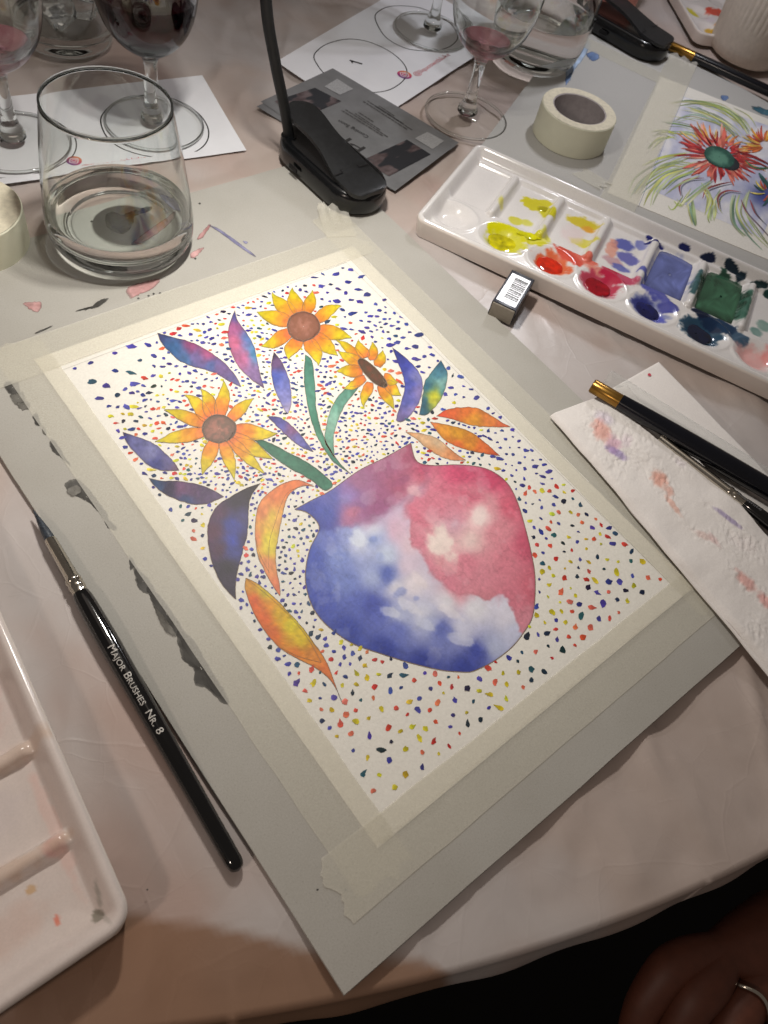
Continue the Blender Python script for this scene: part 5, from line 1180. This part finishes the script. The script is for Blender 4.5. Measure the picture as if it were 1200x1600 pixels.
# ------------------------------------------------------------------ rolls of masking tape
def tape_roll(label, c, ro, ri_, h, group='rolls of masking tape'):
    root = thing('masking_tape_roll', label, 'tape roll', c, group)
    nseg = 96
    pr = [(ri_ + 0.0012, 0.0), (ro - 0.0006, 0.0), (ro, 0.0006), (ro, h - 0.0006), (ro - 0.0006, h), (0, h), (0, 0)]
    lathe('tape_winding', pr[1:-2], c, M['tape_face'], root, nseg, sharp=35)
    # layered side faces
    for nm, zz in (('wound_side', h + 0.00003),):
        rs = np.linspace(ri_ + 0.001, ro - 0.0006, 26); P = []
        for k in range(nseg):
            th = 2 * PI * k / nseg
            for q, r in enumerate(rs): P.append((c[0] + r * math.cos(th), c[1] + r * math.sin(th), c[2] + zz + 0.00010 * (q % 2) + 0.00015 * (vnoise(th * 3, q * 1.7, 3) - 0.5)))
        mesh(nm, P, grid_faces(nseg, 26, wrap_u=True), M['tape_side'], root, True)
    lathe('card_core', [(ri_, 0.0004), (ri_, h - 0.0003), (ri_ + 0.0011, h - 0.0001), (ri_ + 0.0012, h - 0.0004), (ri_ + 0.0012, 0.0004), (ri_, 0.0004)], c, M['cardboard_in'], root, nseg, sharp=40)
    return root
tape_roll('roll of cream masking tape lying between the tumbler and the long palette', (0.3500, 0.1800, ZB + 0.0001), 0.0303, 0.0208, 0.0238)
tape_roll('roll of cream masking tape cut off by the left edge beside the front tumbler', (-0.0945, 0.2475, ZT + 0.0002), 0.0303, 0.0130, 0.0238)

# ------------------------------------------------------------------ eraser
er = thing('eraser', 'grey eraser in a dark sleeve with a barcode sticker', 'eraser', (0.166, 0.060, ZT))
ea = np.array([0.1448, 0.0575]); eb = np.array([0.1517, 0.0432]); ew = eb - ea; wE = np.linalg.norm(ew); ew /= wE; el = np.array([-ew[1], ew[0]])
def ebox(name, s0, s1, t0, t1, z0, z1, mat, bev, parent=er):
    q = [ea + ew * t0 + el * s0, ea + ew * t1 + el * s0, ea + ew * t1 + el * s1, ea + ew * t0 + el * s1]
    return slab(name, q, z0, z1, mat, parent, bev)
ebox('rubber_block', 0.0, 0.0375, 0.0004, wE - 0.0004, ZT + 0.0012, 0.0098, M['eraser_rubber'], 0.0009)
sl = ebox('sleeve', 0.0006, 0.0368, -0.0002, wE + 0.0002, ZT + 0.0008, 0.0104, M['sleeve'], 0.0006)
stk = ebox('barcode_sticker', 0.0032, 0.0335, 0.0012, wE - 0.0016, 0.0104, 0.01046, M['sticker'], 0)
rb = random.Random(4); B2 = Bag(); s = 0.0062
while s < 0.0300:
    w = rb.choice([0.0003, 0.0004, 0.0007, 0.0009]); q = [ea + ew * 0.0046 + el * s, ea + ew * (wE - 0.0022) + el * s, ea + ew * (wE - 0.0022) + el * (s + w), ea + ew * 0.0046 + el * (s + w)]
    B2.add([(p[0], p[1], 0.01052) for p in q], [(0, 1, 2, 3)]); s += w + rb.choice([0.0003, 0.0005, 0.0008])
B2.build('barcode', M['ink'], er, False)['kind'] = 'stuff'

# ------------------------------------------------------------------ brushes
def brush(label, p0, p1, r_h, parts, group='paint brushes', handle=M['lacquer'], seg=28):
    """parts: list of (name, t0, t1, [(t, radius)...], material); axis from p0 to p1"""
    p0 = np.array(p0, float); p1 = np.array(p1, float)
    root = thing('paint_brush', label, 'paint brush', tuple((p0 + p1) / 2), group)
    made = {}
    for nm, prof, mat in parts:
        ts = np.array([a for a, r in prof]); rs = np.array([r for a, r in prof])
        if len(prof) > 2: pr = resample(np.c_[ts, rs], 150) if nm in ('handle', 'bristles') else np.c_[ts, rs]
        else: pr = np.c_[ts, rs]
        P = p0 + pr[:, :1] * (p1 - p0)
        T = (p1 - p0) / np.linalg.norm(p1 - p0); N = np.cross(T, [0, 0, 1]); N /= np.linalg.norm(N); B_ = np.cross(N, T)
        V = []
        for c, r in zip(P, pr[:, 1]):
            for a_ in range(seg):
                th = 2 * PI * a_ / seg; V.append(c + max(r, 1e-5) * (math.cos(th) * N + math.sin(th) * B_))
        fs = grid_faces(len(pr), seg, wrap_v=True).tolist(); fs.append(list(range(seg))); fs.append([(len(pr) - 1) * seg + k for k in range(seg)][::-1])
        o = mesh(nm, V, fs, mat, root, True, sharp=40)
        made[nm] = o
    return root, made
# brush at the left
bp0 = np.array([-0.1453, 0.0605, 0.0022]); bp1 = np.array([-0.1522, -0.1225, 0.0006])
br, _ = brush('black handled round brush lying along the left edge of the grey board', bp0, bp1, 0.004, [
    ('bristles', [(0.0, 0.0002), (0.03, 0.0010), (0.07, 0.0020), (0.105, 0.0024)], M['hair']),
    ('ferrule', [(0.10, 0.0025), (0.104, 0.0027), (0.225, 0.0032), (0.228, 0.0036), (0.236, 0.0036), (0.239, 0.0032), (0.246, 0.0036), (0.254, 0.0036), (0.258, 0.0033), (0.272, 0.0034)], M['silver']),
    ('handle', [(0.270, 0.0036), (0.30, 0.0042), (0.40, 0.0046), (0.50, 0.0044), (0.65, 0.0040), (0.80, 0.0036), (0.95, 0.0034), (0.98, 0.0033), (0.992, 0.0027), (0.998, 0.0016), (1.0, 0.0004)], M['lacquer'])])
def wrap_on(p0, p1, r_of, t0, t1, ang0):
    p0 = np.array(p0); p1 = np.array(p1); T = (p1 - p0) / np.linalg.norm(p1 - p0); N = np.cross(T, [0, 0, 1]); N /= np.linalg.norm(N); B_ = np.cross(N, T); L = np.linalg.norm(p1 - p0)
    def w(x, y):
        t = t0 + x / L; r = r_of(t) + 0.00006; a_ = ang0 - y / r      # larger y turns away from the reader's side
        return p0 + (p1 - p0) * t + r * (math.cos(a_) * N + math.sin(a_) * B_)
    return w
rf = lambda t: float(np.interp(t, [0.27, 0.30, 0.40, 0.50, 0.65, 0.8], [0.0036, 0.0042, 0.0046, 0.0044, 0.0040, 0.0036]))
Lb = np.linalg.norm(bp1 - bp0)
def lettering(body, p0, p1, r_of, t0, t1, ang0, h, mat, root, serif=True, flip=1, lift=0.00006):
    p0 = np.array(p0, float); p1 = np.array(p1, float); a_ = p0 + (p1 - p0) * t0; b_ = p0 + (p1 - p0) * t1
    T = (p1 - p0) / np.linalg.norm(p1 - p0); N = np.cross(T, [0, 0, 1]); N /= np.linalg.norm(N); B_ = np.cross(N, T); L = np.linalg.norm(p1 - p0)
    def w(x, y):
        t = t0 + x / L; r = r_of(t) + lift; q = ang0 + (-flip) * y / r
        return p0 + (p1 - p0) * t + r * (math.cos(q) * N + math.sin(q) * B_)
    return text('lettering', body, a_, b_, mat, root, wrap=w, height=h, serif=serif)
lettering('Major Brushes  Nr. 8', bp0, bp1, rf, 0.436, 0.672, math.radians(67), 0.0031, M['silver_letter'], br, True, -1)
# two brushes and a clear tube on the tissue
def ext(a_, b_, L): a_ = np.array(a_); b_ = np.array(b_); return a_ + (b_ - a_) / np.linalg.norm(b_ - a_) * L
g0 = np.array(at(925, 602, 0.0085)); g1_ = ext(g0, np.array([0.1905, -0.1395, 0.0080]), 0.20)
br2, _ = brush('navy handled brush with a gold end lying in a clear tube on the tissue', g0, g1_, 0.0045, [
    ('gold_end', [(0.0, 0.0038), (0.004, 0.0043), (0.085, 0.0044), (0.094, 0.0044)], M['gold']),
    ('handle', [(0.093, 0.0046), (0.25, 0.0056), (0.5, 0.0060), (0.8, 0.0054), (1.0, 0.0045)], M['navy'])])
h0 = np.array(at(976, 642, 0.0050)); h1_ = ext(h0, np.array(at(1200, 815, 0.0050)), 0.20)
br3, _ = brush('black brush with a silver ferrule lying against the gold ended brush', h0, h1_, 0.004, [
    ('bristles', [(0.0, 0.0003), (0.04, 0.0012), (0.10, 0.0021), (0.13, 0.0023)], M['hair_brown']),
    ('ferrule', [(0.125, 0.0021), (0.128, 0.0023), (0.36, 0.0027), (0.365, 0.0031), (0.374, 0.0031), (0.378, 0.0027), (0.386, 0.0031), (0.395, 0.0031), (0.40, 0.0028), (0.42, 0.0029)], M['silver']),
    ('handle', [(0.418, 0.0031), (0.45, 0.0036), (0.55, 0.0042), (0.70, 0.0044), (1.0, 0.0036)], M['lacquer'])])
def t_of(p0, p1, u, v, z):
    q = np.array(at(u, v, z)); d = np.array(p1) - np.array(p0); return float((q - p0) @ d / (d @ d))
rf3 = lambda t: float(np.interp(t, [0.42, 0.45, 0.55, 0.70, 1.0], [0.0031, 0.0036, 0.0042, 0.0044, 0.0036]))
lettering('Seawhite', h0, h1_, rf3, t_of(h0, h1_, 1150, 772, 0.008), t_of(h0, h1_, 1187, 800, 0.008), math.radians(75), 0.0021, M['grey_letter'], br3, False, -1, 0.0002)
tb0 = np.array(at(948, 590, 0.0060)); tb1 = ext(tb0, np.array(at(1200, 748, 0.0060)), 0.19)
tcl = tube('plastic_tube', [tb0, tb0 + (tb1 - tb0) * 0.5, tb1], 0.0052, M['film'], None, 24, 60, caps=False, smooth_path=False)
tag(tcl, 'clear plastic brush tube lying beside the gold ended brush', 'tube')
# brush at the top right
k0 = np.array(at(1042, 69, 0.0046)); k1_ = ext(k0, np.array(at(1200, 142, 0.0046)), 0.20)
brush('navy brush with a gold end lying in front of the ribbed cup', k0, k1_, 0.0045, [
    ('gold_end', [(0.0, 0.0036), (0.004, 0.0042), (0.135, 0.0043), (0.145, 0.0043)], M['gold']),
    ('handle', [(0.144, 0.0044), (0.4, 0.0046), (1.0, 0.0038)], M['navy'])])

# ------------------------------------------------------------------ tissues
TS = [  # px, radii px, angle, colour, opacity
    (938, 672, 15, 22, -0.6, (222, 150, 136), .9), (958, 695, 16, 16, -0.6, (206, 150, 176), .8), (965, 710, 24, 7, 0.55, (150, 130, 186), .9), (945, 655, 20, 10, 0.6, (200, 186, 208), .6), (978, 690, 10, 14, 0, (214, 190, 206), .5),
    (1030, 750, 12, 20, -0.65, (222, 152, 132), .95), (1045, 768, 8, 12, -0.4, (224, 160, 142), .8), (1050, 790, 26, 5, 0.9, (224, 164, 146), .8), (1137, 812, 30, 4, 0.62, (150, 136, 176), .95), (1100, 838, 22, 6, 0.5, (214, 176, 168), .6), (1115, 845, 16, 5, 0.9, (206, 168, 166), .6), (1062, 725, 14, 6, 0.8, (216, 204, 212), .5),
    (1165, 908, 26, 9, 0.8, (222, 156, 148), .9), (1195, 938, 20, 9, 1.0, (220, 150, 144), .9), (1160, 850, 30, 14, 0.5, (220, 206, 206), .3)]
def tissue(name, label, quad, z, nu, nv, amp, stains_=True, mat=None):
    q = np.array([p[:2] for p in quad], float); s, t = np.meshgrid(np.linspace(0, 1, nu), np.linspace(0, 1, nv), indexing='ij')
    P = q[0] * ((1 - s) * (1 - t))[..., None] + q[1] * (s * (1 - t))[..., None] + q[2] * (s * t)[..., None] + q[3] * ((1 - s) * t)[..., None]
    P = P.reshape(-1, 2); pxx = to_px(np.c_[P, np.full(len(P), z)])
    x, y = P[:, 0], P[:, 1]
    edge_w = 0.0012 * (fbm(x * 40, y * 40, 801, 2) - 0.5); P = P + np.c_[edge_w, edge_w * 0.5]
    col = np.tile(np.array([232, 226, 222.]), (len(P), 1)); wet = np.zeros(len(P))
    if stains_:
        for k, (u, v, ru, rv, a_, c, op) in enumerate(TS):
            dx, dy = pxx[:, 0] - u, pxx[:, 1] - v; ca, sa = math.cos(a_), math.sin(a_)
            d = np.hypot((dx * ca + dy * sa) / ru, (-dx * sa + dy * ca) / rv); n_ = (fbm(pxx[:, 0] / 7, pxx[:, 1] / 7, 820 + k, 4) - 0.5) * 1.2
            w = 0.72 * op * (1 - sstep(0.4, 1.15, d + n_ * 0.6)); col = col * (1 - w)[:, None] + np.array(c, float) * w[:, None]
            wet = np.maximum(wet, np.exp(-(d / 1.5) ** 2))
        wet = np.maximum(wet, np.exp(-(((pxx[:, 0] - 975) / 45) ** 2 + ((pxx[:, 1] - 700) / 50) ** 2)) * .9)
        wet = np.maximum(wet, np.exp(-(((pxx[:, 0] - 1185) / 22) ** 2 + ((pxx[:, 1] - 985) / 26) ** 2)))
    a_ = 0.5; u = x * math.cos(a_) + y * math.sin(a_); v = -x * math.sin(a_) + y * math.cos(a_)
    crk = 1 - np.abs(2 * fbm(u * 190, v * 330, 831, 3) - 1)
    h = amp * (0.0032 * (fbm(x * 40, y * 40, 833, 2) - 0.5) + 0.0004 * (fbm(x * 150, y * 150, 835, 2) - 0.5) + wet * 0.0013 * (crk - 0.55))
    zz = z + h - (0.0022 * np.clip(1 - t.ravel() * 0 - s.ravel() / 0.07, 0, 1) ** 2 if stains_ else 0)
    o = mesh(name, np.c_[P, zz], grid_faces(nu, nv), M['tissue'], None, True, lin_n(col))
    sm = o.modifiers.new('thickness', 'SOLIDIFY'); sm.thickness = 0.0005 * K; sm.offset = -1
    return tag(o, label, 'tissue')
Zt = 0.0040
tA = np.array(at(862, 646, Zt)[:2]); dn = np.array([-0.018, -0.151]); dn /= np.linalg.norm(dn); rt = np.array([-dn[1], dn[0]])
tissue('paper_tissue', 'upper folded tissue with orange and violet brush marks beside the vase painting', [tA, tA + rt * 0.058 + dn * 0.002, tA + rt * 0.064 + dn * 0.215, tA + dn * 0.215 + rt * 0.001], Zt, 170, 420, 1.0)
tissue('paper_tissue', 'lower layer of tissue showing only as a thin edge under the stained tissue', [tA + dn * 0.012 + rt * 0.0006, tA + rt * 0.055 + dn * 0.004, tA + rt * 0.06 + dn * 0.214, tA + dn * 0.214 - rt * 0.0022], 0.0022, 24, 60, 0.35, False)
tissue('paper_tissue', 'clean tissue with one red spot under the brushes and clear tube', [at(947, 613, 0.0006), at(1029, 566, 0.0006), at(1238, 782, 0.0006), at(1140, 850, 0.0006)], 0.0006, 60, 90, 0.35, False)
sp_ = blob(at(1013, 588)[:2], 0.0012, 0.0011, 0, 16, 5, 0.2, 0.0016)
tag(mesh('paint_spot', sp_, [list(range(16))], M['red_ink'], None, False), 'tiny red paint spot on the clean tissue', 'paint spot')

# ------------------------------------------------------------------ printed sheets and flyers
def sheet(name, label, quad, z, mat, cat, bow=0.0, nu=26, nv=26, group=None, seed=0):
    q = np.array([p[:2] for p in quad], float); s, t = np.meshgrid(np.linspace(0, 1, nu), np.linspace(0, 1, nv), indexing='ij')
    P = (q[0] * ((1 - s) * (1 - t))[..., None] + q[1] * (s * (1 - t))[..., None] + q[2] * (s * t)[..., None] + q[3] * ((1 - s) * t)[..., None]).reshape(-1, 2)
    edge = np.minimum(np.minimum(s, 1 - s), np.minimum(t, 1 - t)).ravel()
    zz = z + bow * sstep(0.10, 0.0, edge) * fbm(P[:, 0] * 12, P[:, 1] * 12, 900 + seed, 2)
    o = mesh(name, np.c_[P, zz], grid_faces(nu, nv), mat, None, True)
    return tag(o, label, cat, group), zz
Zs = ZT + 0.00025

def ring_on(parent, uv, z, w=0.0009, name='printed_circle'):
    V, f = ribbon('r', uv, w, None, z=z, closed=True, n=110)
    return mesh(name, V, f, M['ink'], parent, False)
def numeral(parent, foot, head, z):
    """printed figure 1 with its flag"""
    f_, h_ = np.array(foot[:2]), np.array(head[:2]); u_ = h_ - f_; r_ = np.array([u_[1], -u_[0]])
    P = [(-0.09, 0), (0.09, 0), (0.09, 1), (-0.04, 1), (-0.14, 0.84), (-0.30, 0.76), (-0.30, 0.63), (-0.09, 0.72)]
    o = mesh('lettering', [(*(f_ + r_ * a_ + u_ * b_), z) for a_, b_ in P], [list(range(8))], M['ink'], parent, False)
def logo(parent, c, up, r, z):
    up = np.array(up[:2], float); up /= np.linalg.norm(up); rt_ = np.array([up[1], -up[0]])
    th = np.linspace(0, 2 * PI, 40, endpoint=False); rs = np.linspace(0.03, 1, 9); Rg, Tg = np.meshgrid(rs, th, indexing='ij')
    X = (Rg * np.cos(Tg)).ravel(); Yv = (Rg * np.sin(Tg)).ravel()
    P = np.array(c[:2]) + r * (X[:, None] * rt_ + Yv[:, None] * up)
    k = np.clip((0.75 * Yv + 0.45 * X + 1) / 2, 0, 1)[:, None]
    a_, b_, c_ = np.array([92, 50, 140.]), np.array([196, 62, 110.]), np.array([228, 160, 72.])
    col = np.where(k < 0.5, a_ + (b_ - a_) * k * 2, b_ + (c_ - b_) * (k - 0.5) * 2)
    mesh('logo_disc', np.c_[P, np.full(len(P), z)], grid_faces(9, 40, wrap_v=True), M['print'], parent, False, lin_n(col))
    B_ = Bag()
    sq = np.array([(math.copysign(abs(math.cos(t)) ** 0.45, math.cos(t)) * 0.52, math.copysign(abs(math.sin(t)) ** 0.45, math.sin(t)) * 0.52) for t in th])
    for sh, w in ((sq, 0.11), (np.c_[np.cos(th), np.sin(th)] * 0.26, 0.10)):
        W3 = np.c_[np.array(c[:2]) + r * (sh[:, :1] * rt_ + sh[:, 1:] * up), np.full(40, z + 0.00006)]
        V, f = ribbon('q', W3, w * r, None, closed=True, n=60, raw=True); B_.add(V, f)
    d_ = np.array(c[:2]) + r * (0.33 * rt_ + 0.33 * up); bb = blob(d_, 0.06 * r, 0.06 * r, 0, 10, 1, 0.0, z + 0.00006); B_.add(bb, [list(range(10))])
    B_.build('logo_lines', M['print_paper'], parent, False)
sL, _ = sheet('tasting_sheet', 'white tasting sheet under the red wine glass with printed circles', [at(316, 119, Zs), at(385, 237, Zs), at(-110, 306, Zs), at(-140, 168, Zs)], Zs, M['print_paper'], 'paper', 0.0016, seed=1)
zr = Zs + 0.00012
ring_on(sL, [(157, 190), (163, 175), (180, 161), (215, 150), (275, 159), (305, 173), (322, 193), (326, 212), (318, 228), (298, 240), (262, 247), (222, 243), (188, 231), (166, 213)], zr)
ring_on(sL, [(-100, 225), (-60, 185), (0, 172), (50, 178), (90, 193), (112, 213), (116, 232), (105, 250), (75, 265), (33, 276), (-20, 277), (-70, 262)], zr)
upL = np.array(at(113, 240, Zs)) - np.array(at(113, 253, Zs)) + 0.2 * (np.array(at(118, 253, Zs)) - np.array(at(113, 253, Zs)))
logo(sL, at(113, 253, Zs), upL, 0.0052, zr)
text('lettering', '@liquoswithluke', at(127, 266, zr), at(233, 250, zr), M['red_ink'], sL, height=0.0042)
numeral(sL, at(14, 222, zr), at(0, 219, zr), zr)
sR, _ = sheet('tasting_sheet', 'white tasting sheet tucked under the grey flyer at the top centre', [at(432, 97, Zs), at(577, 196, Zs), at(792, 58, Zs), at(645, -28, Zs)], Zs, M['print_paper'], 'paper', 0.0016, seed=2)
ring_on(sR, [(491, 92), (497, 78), (515, 67), (545, 61), (575, 65), (605, 78), (627, 95), (636, 112), (628, 128), (606, 141), (578, 144), (545, 137), (512, 120)], zr)
ring_on(sR, [(586, 27), (590, 19), (605, 11), (627, 9), (655, 12), (680, 22), (705, 38), (715, 55), (712, 65), (700, 74), (680, 79), (655, 79), (630, 74), (605, 60), (592, 43)], zr)
upR = np.array(at(626, 104, Zs)) - np.array(at(632, 117, Zs))
logo(sR, at(632, 117, Zs), upR, 0.0062, zr)
text('lettering', '@liquoswithluke', at(651, 119, zr), at(704, 86, zr), M['red_ink'], sR, height=0.0050)
numeral(sR, at(566, 100, zr), at(546, 94, zr), zr)
# flyers
zf = ZT + 0.0009
fq = [(520, 107), (717, 223), (617, 299), (407, 159)]
sheet('flyer', 'second grey flyer showing only its left edge beneath the top flyer', [at(518, 110, zf), at(712, 228, zf), at(612, 296, zf), at(401, 166, zf)], zf - 0.0003, M['flyer'], 'flyer', 0.0004, seed=4)
fl, _ = sheet('flyer', 'grey flyer with marbled pictures and upside down print behind the clip lamp', [at(*p, zf) for p in fq], zf, M['flyer'], 'flyer', 0.0003, seed=3)
zg = zf + 0.00035
for k, quad in enumerate(([(429, 158), (492, 137), (533, 158), (465, 187)], [(565, 251), (636, 218), (673, 241), (608, 275)])):
    q = np.array(quad, float); s, t = np.meshgrid(np.linspace(0, 1, 44), np.linspace(0, 1, 44), indexing='ij')
    P = (q[0] * ((1 - s) * (1 - t))[..., None] + q[1] * (s * (1 - t))[..., None] + q[2] * (s * t)[..., None] + q[3] * ((1 - s) * t)[..., None]).reshape(-1, 2)
    a_ = fbm(s.ravel() * 2.2 + 3 * k, t.ravel() * 2.2, 940, 3); w_ = np.sin((s.ravel() + 0.8 * t.ravel()) * 5 + 9 * a_)
    k1 = sstep(-0.2, 0.35, w_)[:, None]; g = fbm(s.ravel() * 9, t.ravel() * 9, 944, 4)[:, None]
    col = np.array([46, 47, 52.]) * (1 - k1) + (np.array([92, 80, 82.]) + 70 * (g - 0.5)) * k1
    mesh('marbled_picture', at_n(P, zg), grid_faces(44, 44), M['print'], fl, False, lin_n(col))
for quad in ([(507, 135), (527, 123), (552, 139), (531, 148)], [(648, 216), (668, 206), (694, 220), (676, 233)]):
    mesh('blank_panel', at_n(np.array(quad, float), zg), [(0, 1, 2, 3)], simple('pale_print', (160, 160, 162), 0.55, 0.3, 900, 0.2), fl, False)
text('lettering', 'Coming Soon', at(577, 213, zg), at(531, 187, zg), M['flyer_text'], fl, height=0.0036)
text('lettering', 'PI', at(572, 231, zg), at(546, 215, zg), M['flyer_text'], fl, height=0.0080)
B_ = Bag(); rl_ = random.Random(9)
for (u0, v0, u1, v1) in ((598, 212, 534, 172), (606, 214, 540, 171), (594, 203, 555, 177), (583, 190, 560, 175), (636, 202, 568, 158), (644, 203, 574, 157), (630, 193, 586, 165), (616, 181, 592, 165)):
    L_ = math.hypot(u1 - u0, v1 - v0); s = 0
    while s < L_:
        w = rl_.uniform(3, 9); e_ = min(L_, s + w)
        V, f = ribbon('q', [(u0 + (u1 - u0) * s / L_, v0 + (v1 - v0) * s / L_), (u0 + (u1 - u0) * e_ / L_, v0 + (v1 - v0) * e_ / L_)], 0.0010, None, z=zg, n=3); B_.add(V, f); s = e_ + 1.3
B_.build('small_print', simple('flyer_small_print', (80, 79, 80), 0.6), fl, False)['kind'] = 'stuff'

# ------------------------------------------------------------------ ribbed cup and pink cup at the top right
cp_ = thing('ribbed_cup', 'off white cup with vertical ribs cut off by the top right corner', 'cup', (0.6560, 0.2170, ZT))
ns_, nz_ = 288, 70; V = []
for k in range(nz_):
    t = k / (nz_ - 1); z = 0.125 * t
    r0 = np.interp(z, [0, 0.003, 0.010, 0.03, 0.125], [0.033, 0.0362, 0.0378, 0.0390, 0.0440])
    amp = 0.0007 * sstep(0.030, 0.036, z)
    for a_ in range(ns_):
        th = 2 * PI * a_ / ns_; r = r0 + amp * (abs(math.sin(th * 24)) - 0.5)
        V.append((0.6560 + r * math.cos(th), 0.2170 + r * math.sin(th), ZT + 0.0002 + z))
Fs = grid_faces(nz_, ns_, wrap_v=True).tolist(); Fs.append(list(range(ns_))[::-1])
mesh('cup_wall', V, Fs, M['cup'], cp_, True, sharp=60)
lathe('cup_inside', [(0.0437, 0.1252), (0.0415, 0.1252), (0.0380, 0.05), (0.034, 0.006), (0, 0.005)], (0.6560, 0.2170, ZT), M['cup'], cp_, 96)
pk = thing('pink_cup', 'smooth dusty pink cup behind the second clip lamp', 'cup', (0.5880, 0.3430, ZT))
lathe('cup_wall', [(0, 0.0002), (0.022, 0.0002), (0.0245, 0.002), (0.0262, 0.03), (0.0290, 0.09), (0.0278, 0.0908), (0.0270, 0.088), (0.0245, 0.03), (0.022, 0.006), (0, 0.005)], (0.5880, 0.3430, ZT), M['pink'], pk, 72, sharp=50)

# ------------------------------------------------------------------ the hand below the table edge
def skin_mesh(name, chains, mat, parent):
    """chains: joints as (x, y, z, r); the first chain is the root, others start from a joint index of it"""
    me = bpy.data.meshes.new(name); verts = []; edges = []; rad = []
    for start, pts in chains:
        prev = start
        for p in pts:
            verts.append(p[:3]); rad.append(p[3]); i = len(verts) - 1
            if prev is not None: edges.append((prev, i))
            prev = i
    me.from_pydata(verts, edges, []); o = bpy.data.objects.new('tmp_skin', me); COL.objects.link(o)
    md = o.modifiers.new('s', 'SKIN'); md.use_smooth_shade = True
    for i, r in enumerate(rad): me.skin_vertices[0].data[i].radius = (r, r)
    me.skin_vertices[0].data[0].use_root = True
    sb = o.modifiers.new('d', 'SUBSURF'); sb.levels = 2; sb.render_levels = 2
    dg = bpy.context.evaluated_depsgraph_get(); ev = bpy.data.meshes.new_from_object(o.evaluated_get(dg))
    V = [tuple(v.co) for v in ev.vertices]; Fs = [list(p.vertices) for p in ev.polygons]
    bpy.data.objects.remove(o); return mesh(name, V, Fs, mat, parent, True)
def hp(u, v, z, r): return (*at(u, v, z), r)
ph = thing('person', 'dim hand of a seated person wearing a silver ring below the table edge', 'person', at(1150, 1540, -0.09))
chains = [(None, [hp(1400, 1430, -0.085, 0.026), hp(1300, 1450, -0.075, 0.028), hp(1225, 1478, -0.068, 0.027), hp(1175, 1490, -0.064, 0.022)]),
          (3, [hp(1112, 1482, -0.060, 0.0118), hp(1045, 1512, -0.058, 0.0105), hp(1005, 1570, -0.070, 0.0092), hp(985, 1630, -0.084, 0.0078)]),
          (3, [hp(1140, 1508, -0.058, 0.0120), hp(1085, 1556, -0.056, 0.0108), hp(1052, 1620, -0.070, 0.0094), hp(1040, 1680, -0.086, 0.0080)]),
          (2, [hp(1192, 1528, -0.060, 0.0116), hp(1148, 1590, -0.058, 0.0102), hp(1120, 1650, -0.072, 0.0090), hp(1105, 1710, -0.086, 0.0076)]),
          (2, [hp(1245, 1550, -0.064, 0.0105), hp(1212, 1612, -0.062, 0.0088), hp(1190, 1670, -0.076, 0.0076)]),
          (1, [hp(1230, 1530, -0.100, 0.0130), hp(1150, 1560, -0.110, 0.0115), hp(1090, 1600, -0.112, 0.0095)])]
skin_mesh('hand', chains, M['skin'], ph)
a_, b_ = np.array(hp(1192, 1528, -0.060, 0)[:3]), np.array(hp(1148, 1590, -0.058, 0)[:3]); d = (b_ - a_) / np.linalg.norm(b_ - a_); c_ = a_ + (b_ - a_) * 0.62
N = np.cross(d, [0, 0, 1]); N /= np.linalg.norm(N); B2v = np.cross(N, d)
rp_ = [c_ + 0.0112 * (math.cos(t) * N + math.sin(t) * B2v) + d * 0.0014 * math.sin(3 * t) for t in np.linspace(0, 2 * PI, 60)]
tube('ring', rp_, 0.0010, M['silver'], ph, 10, caps=False)
tube('sleeve', [at(1560, 1400, -0.095), at(1400, 1432, -0.086), at(1330, 1446, -0.079)], [0.045, 0.042, 0.038], M['floor'], ph, 32, 24)

# refracted light: glass casts its caustics onto the sheets, boards and papers
for o in bpy.data.objects:
    if o.type != 'MESH' or not o.data.materials: continue
    if o.data.materials[0].name in ('clear_glass', 'glass_under_water', 'water', 'wine_dregs'): o.cycles.is_caustics_caster = True
    elif o.name.split('.')[0] in ('tablecloth', 'board_sheet', 'tasting_sheet', 'flyer', 'paint_stain', 'ink_stain', 'masking_tape', 'tape_winding', 'paper'): o.cycles.is_caustics_receiver = True
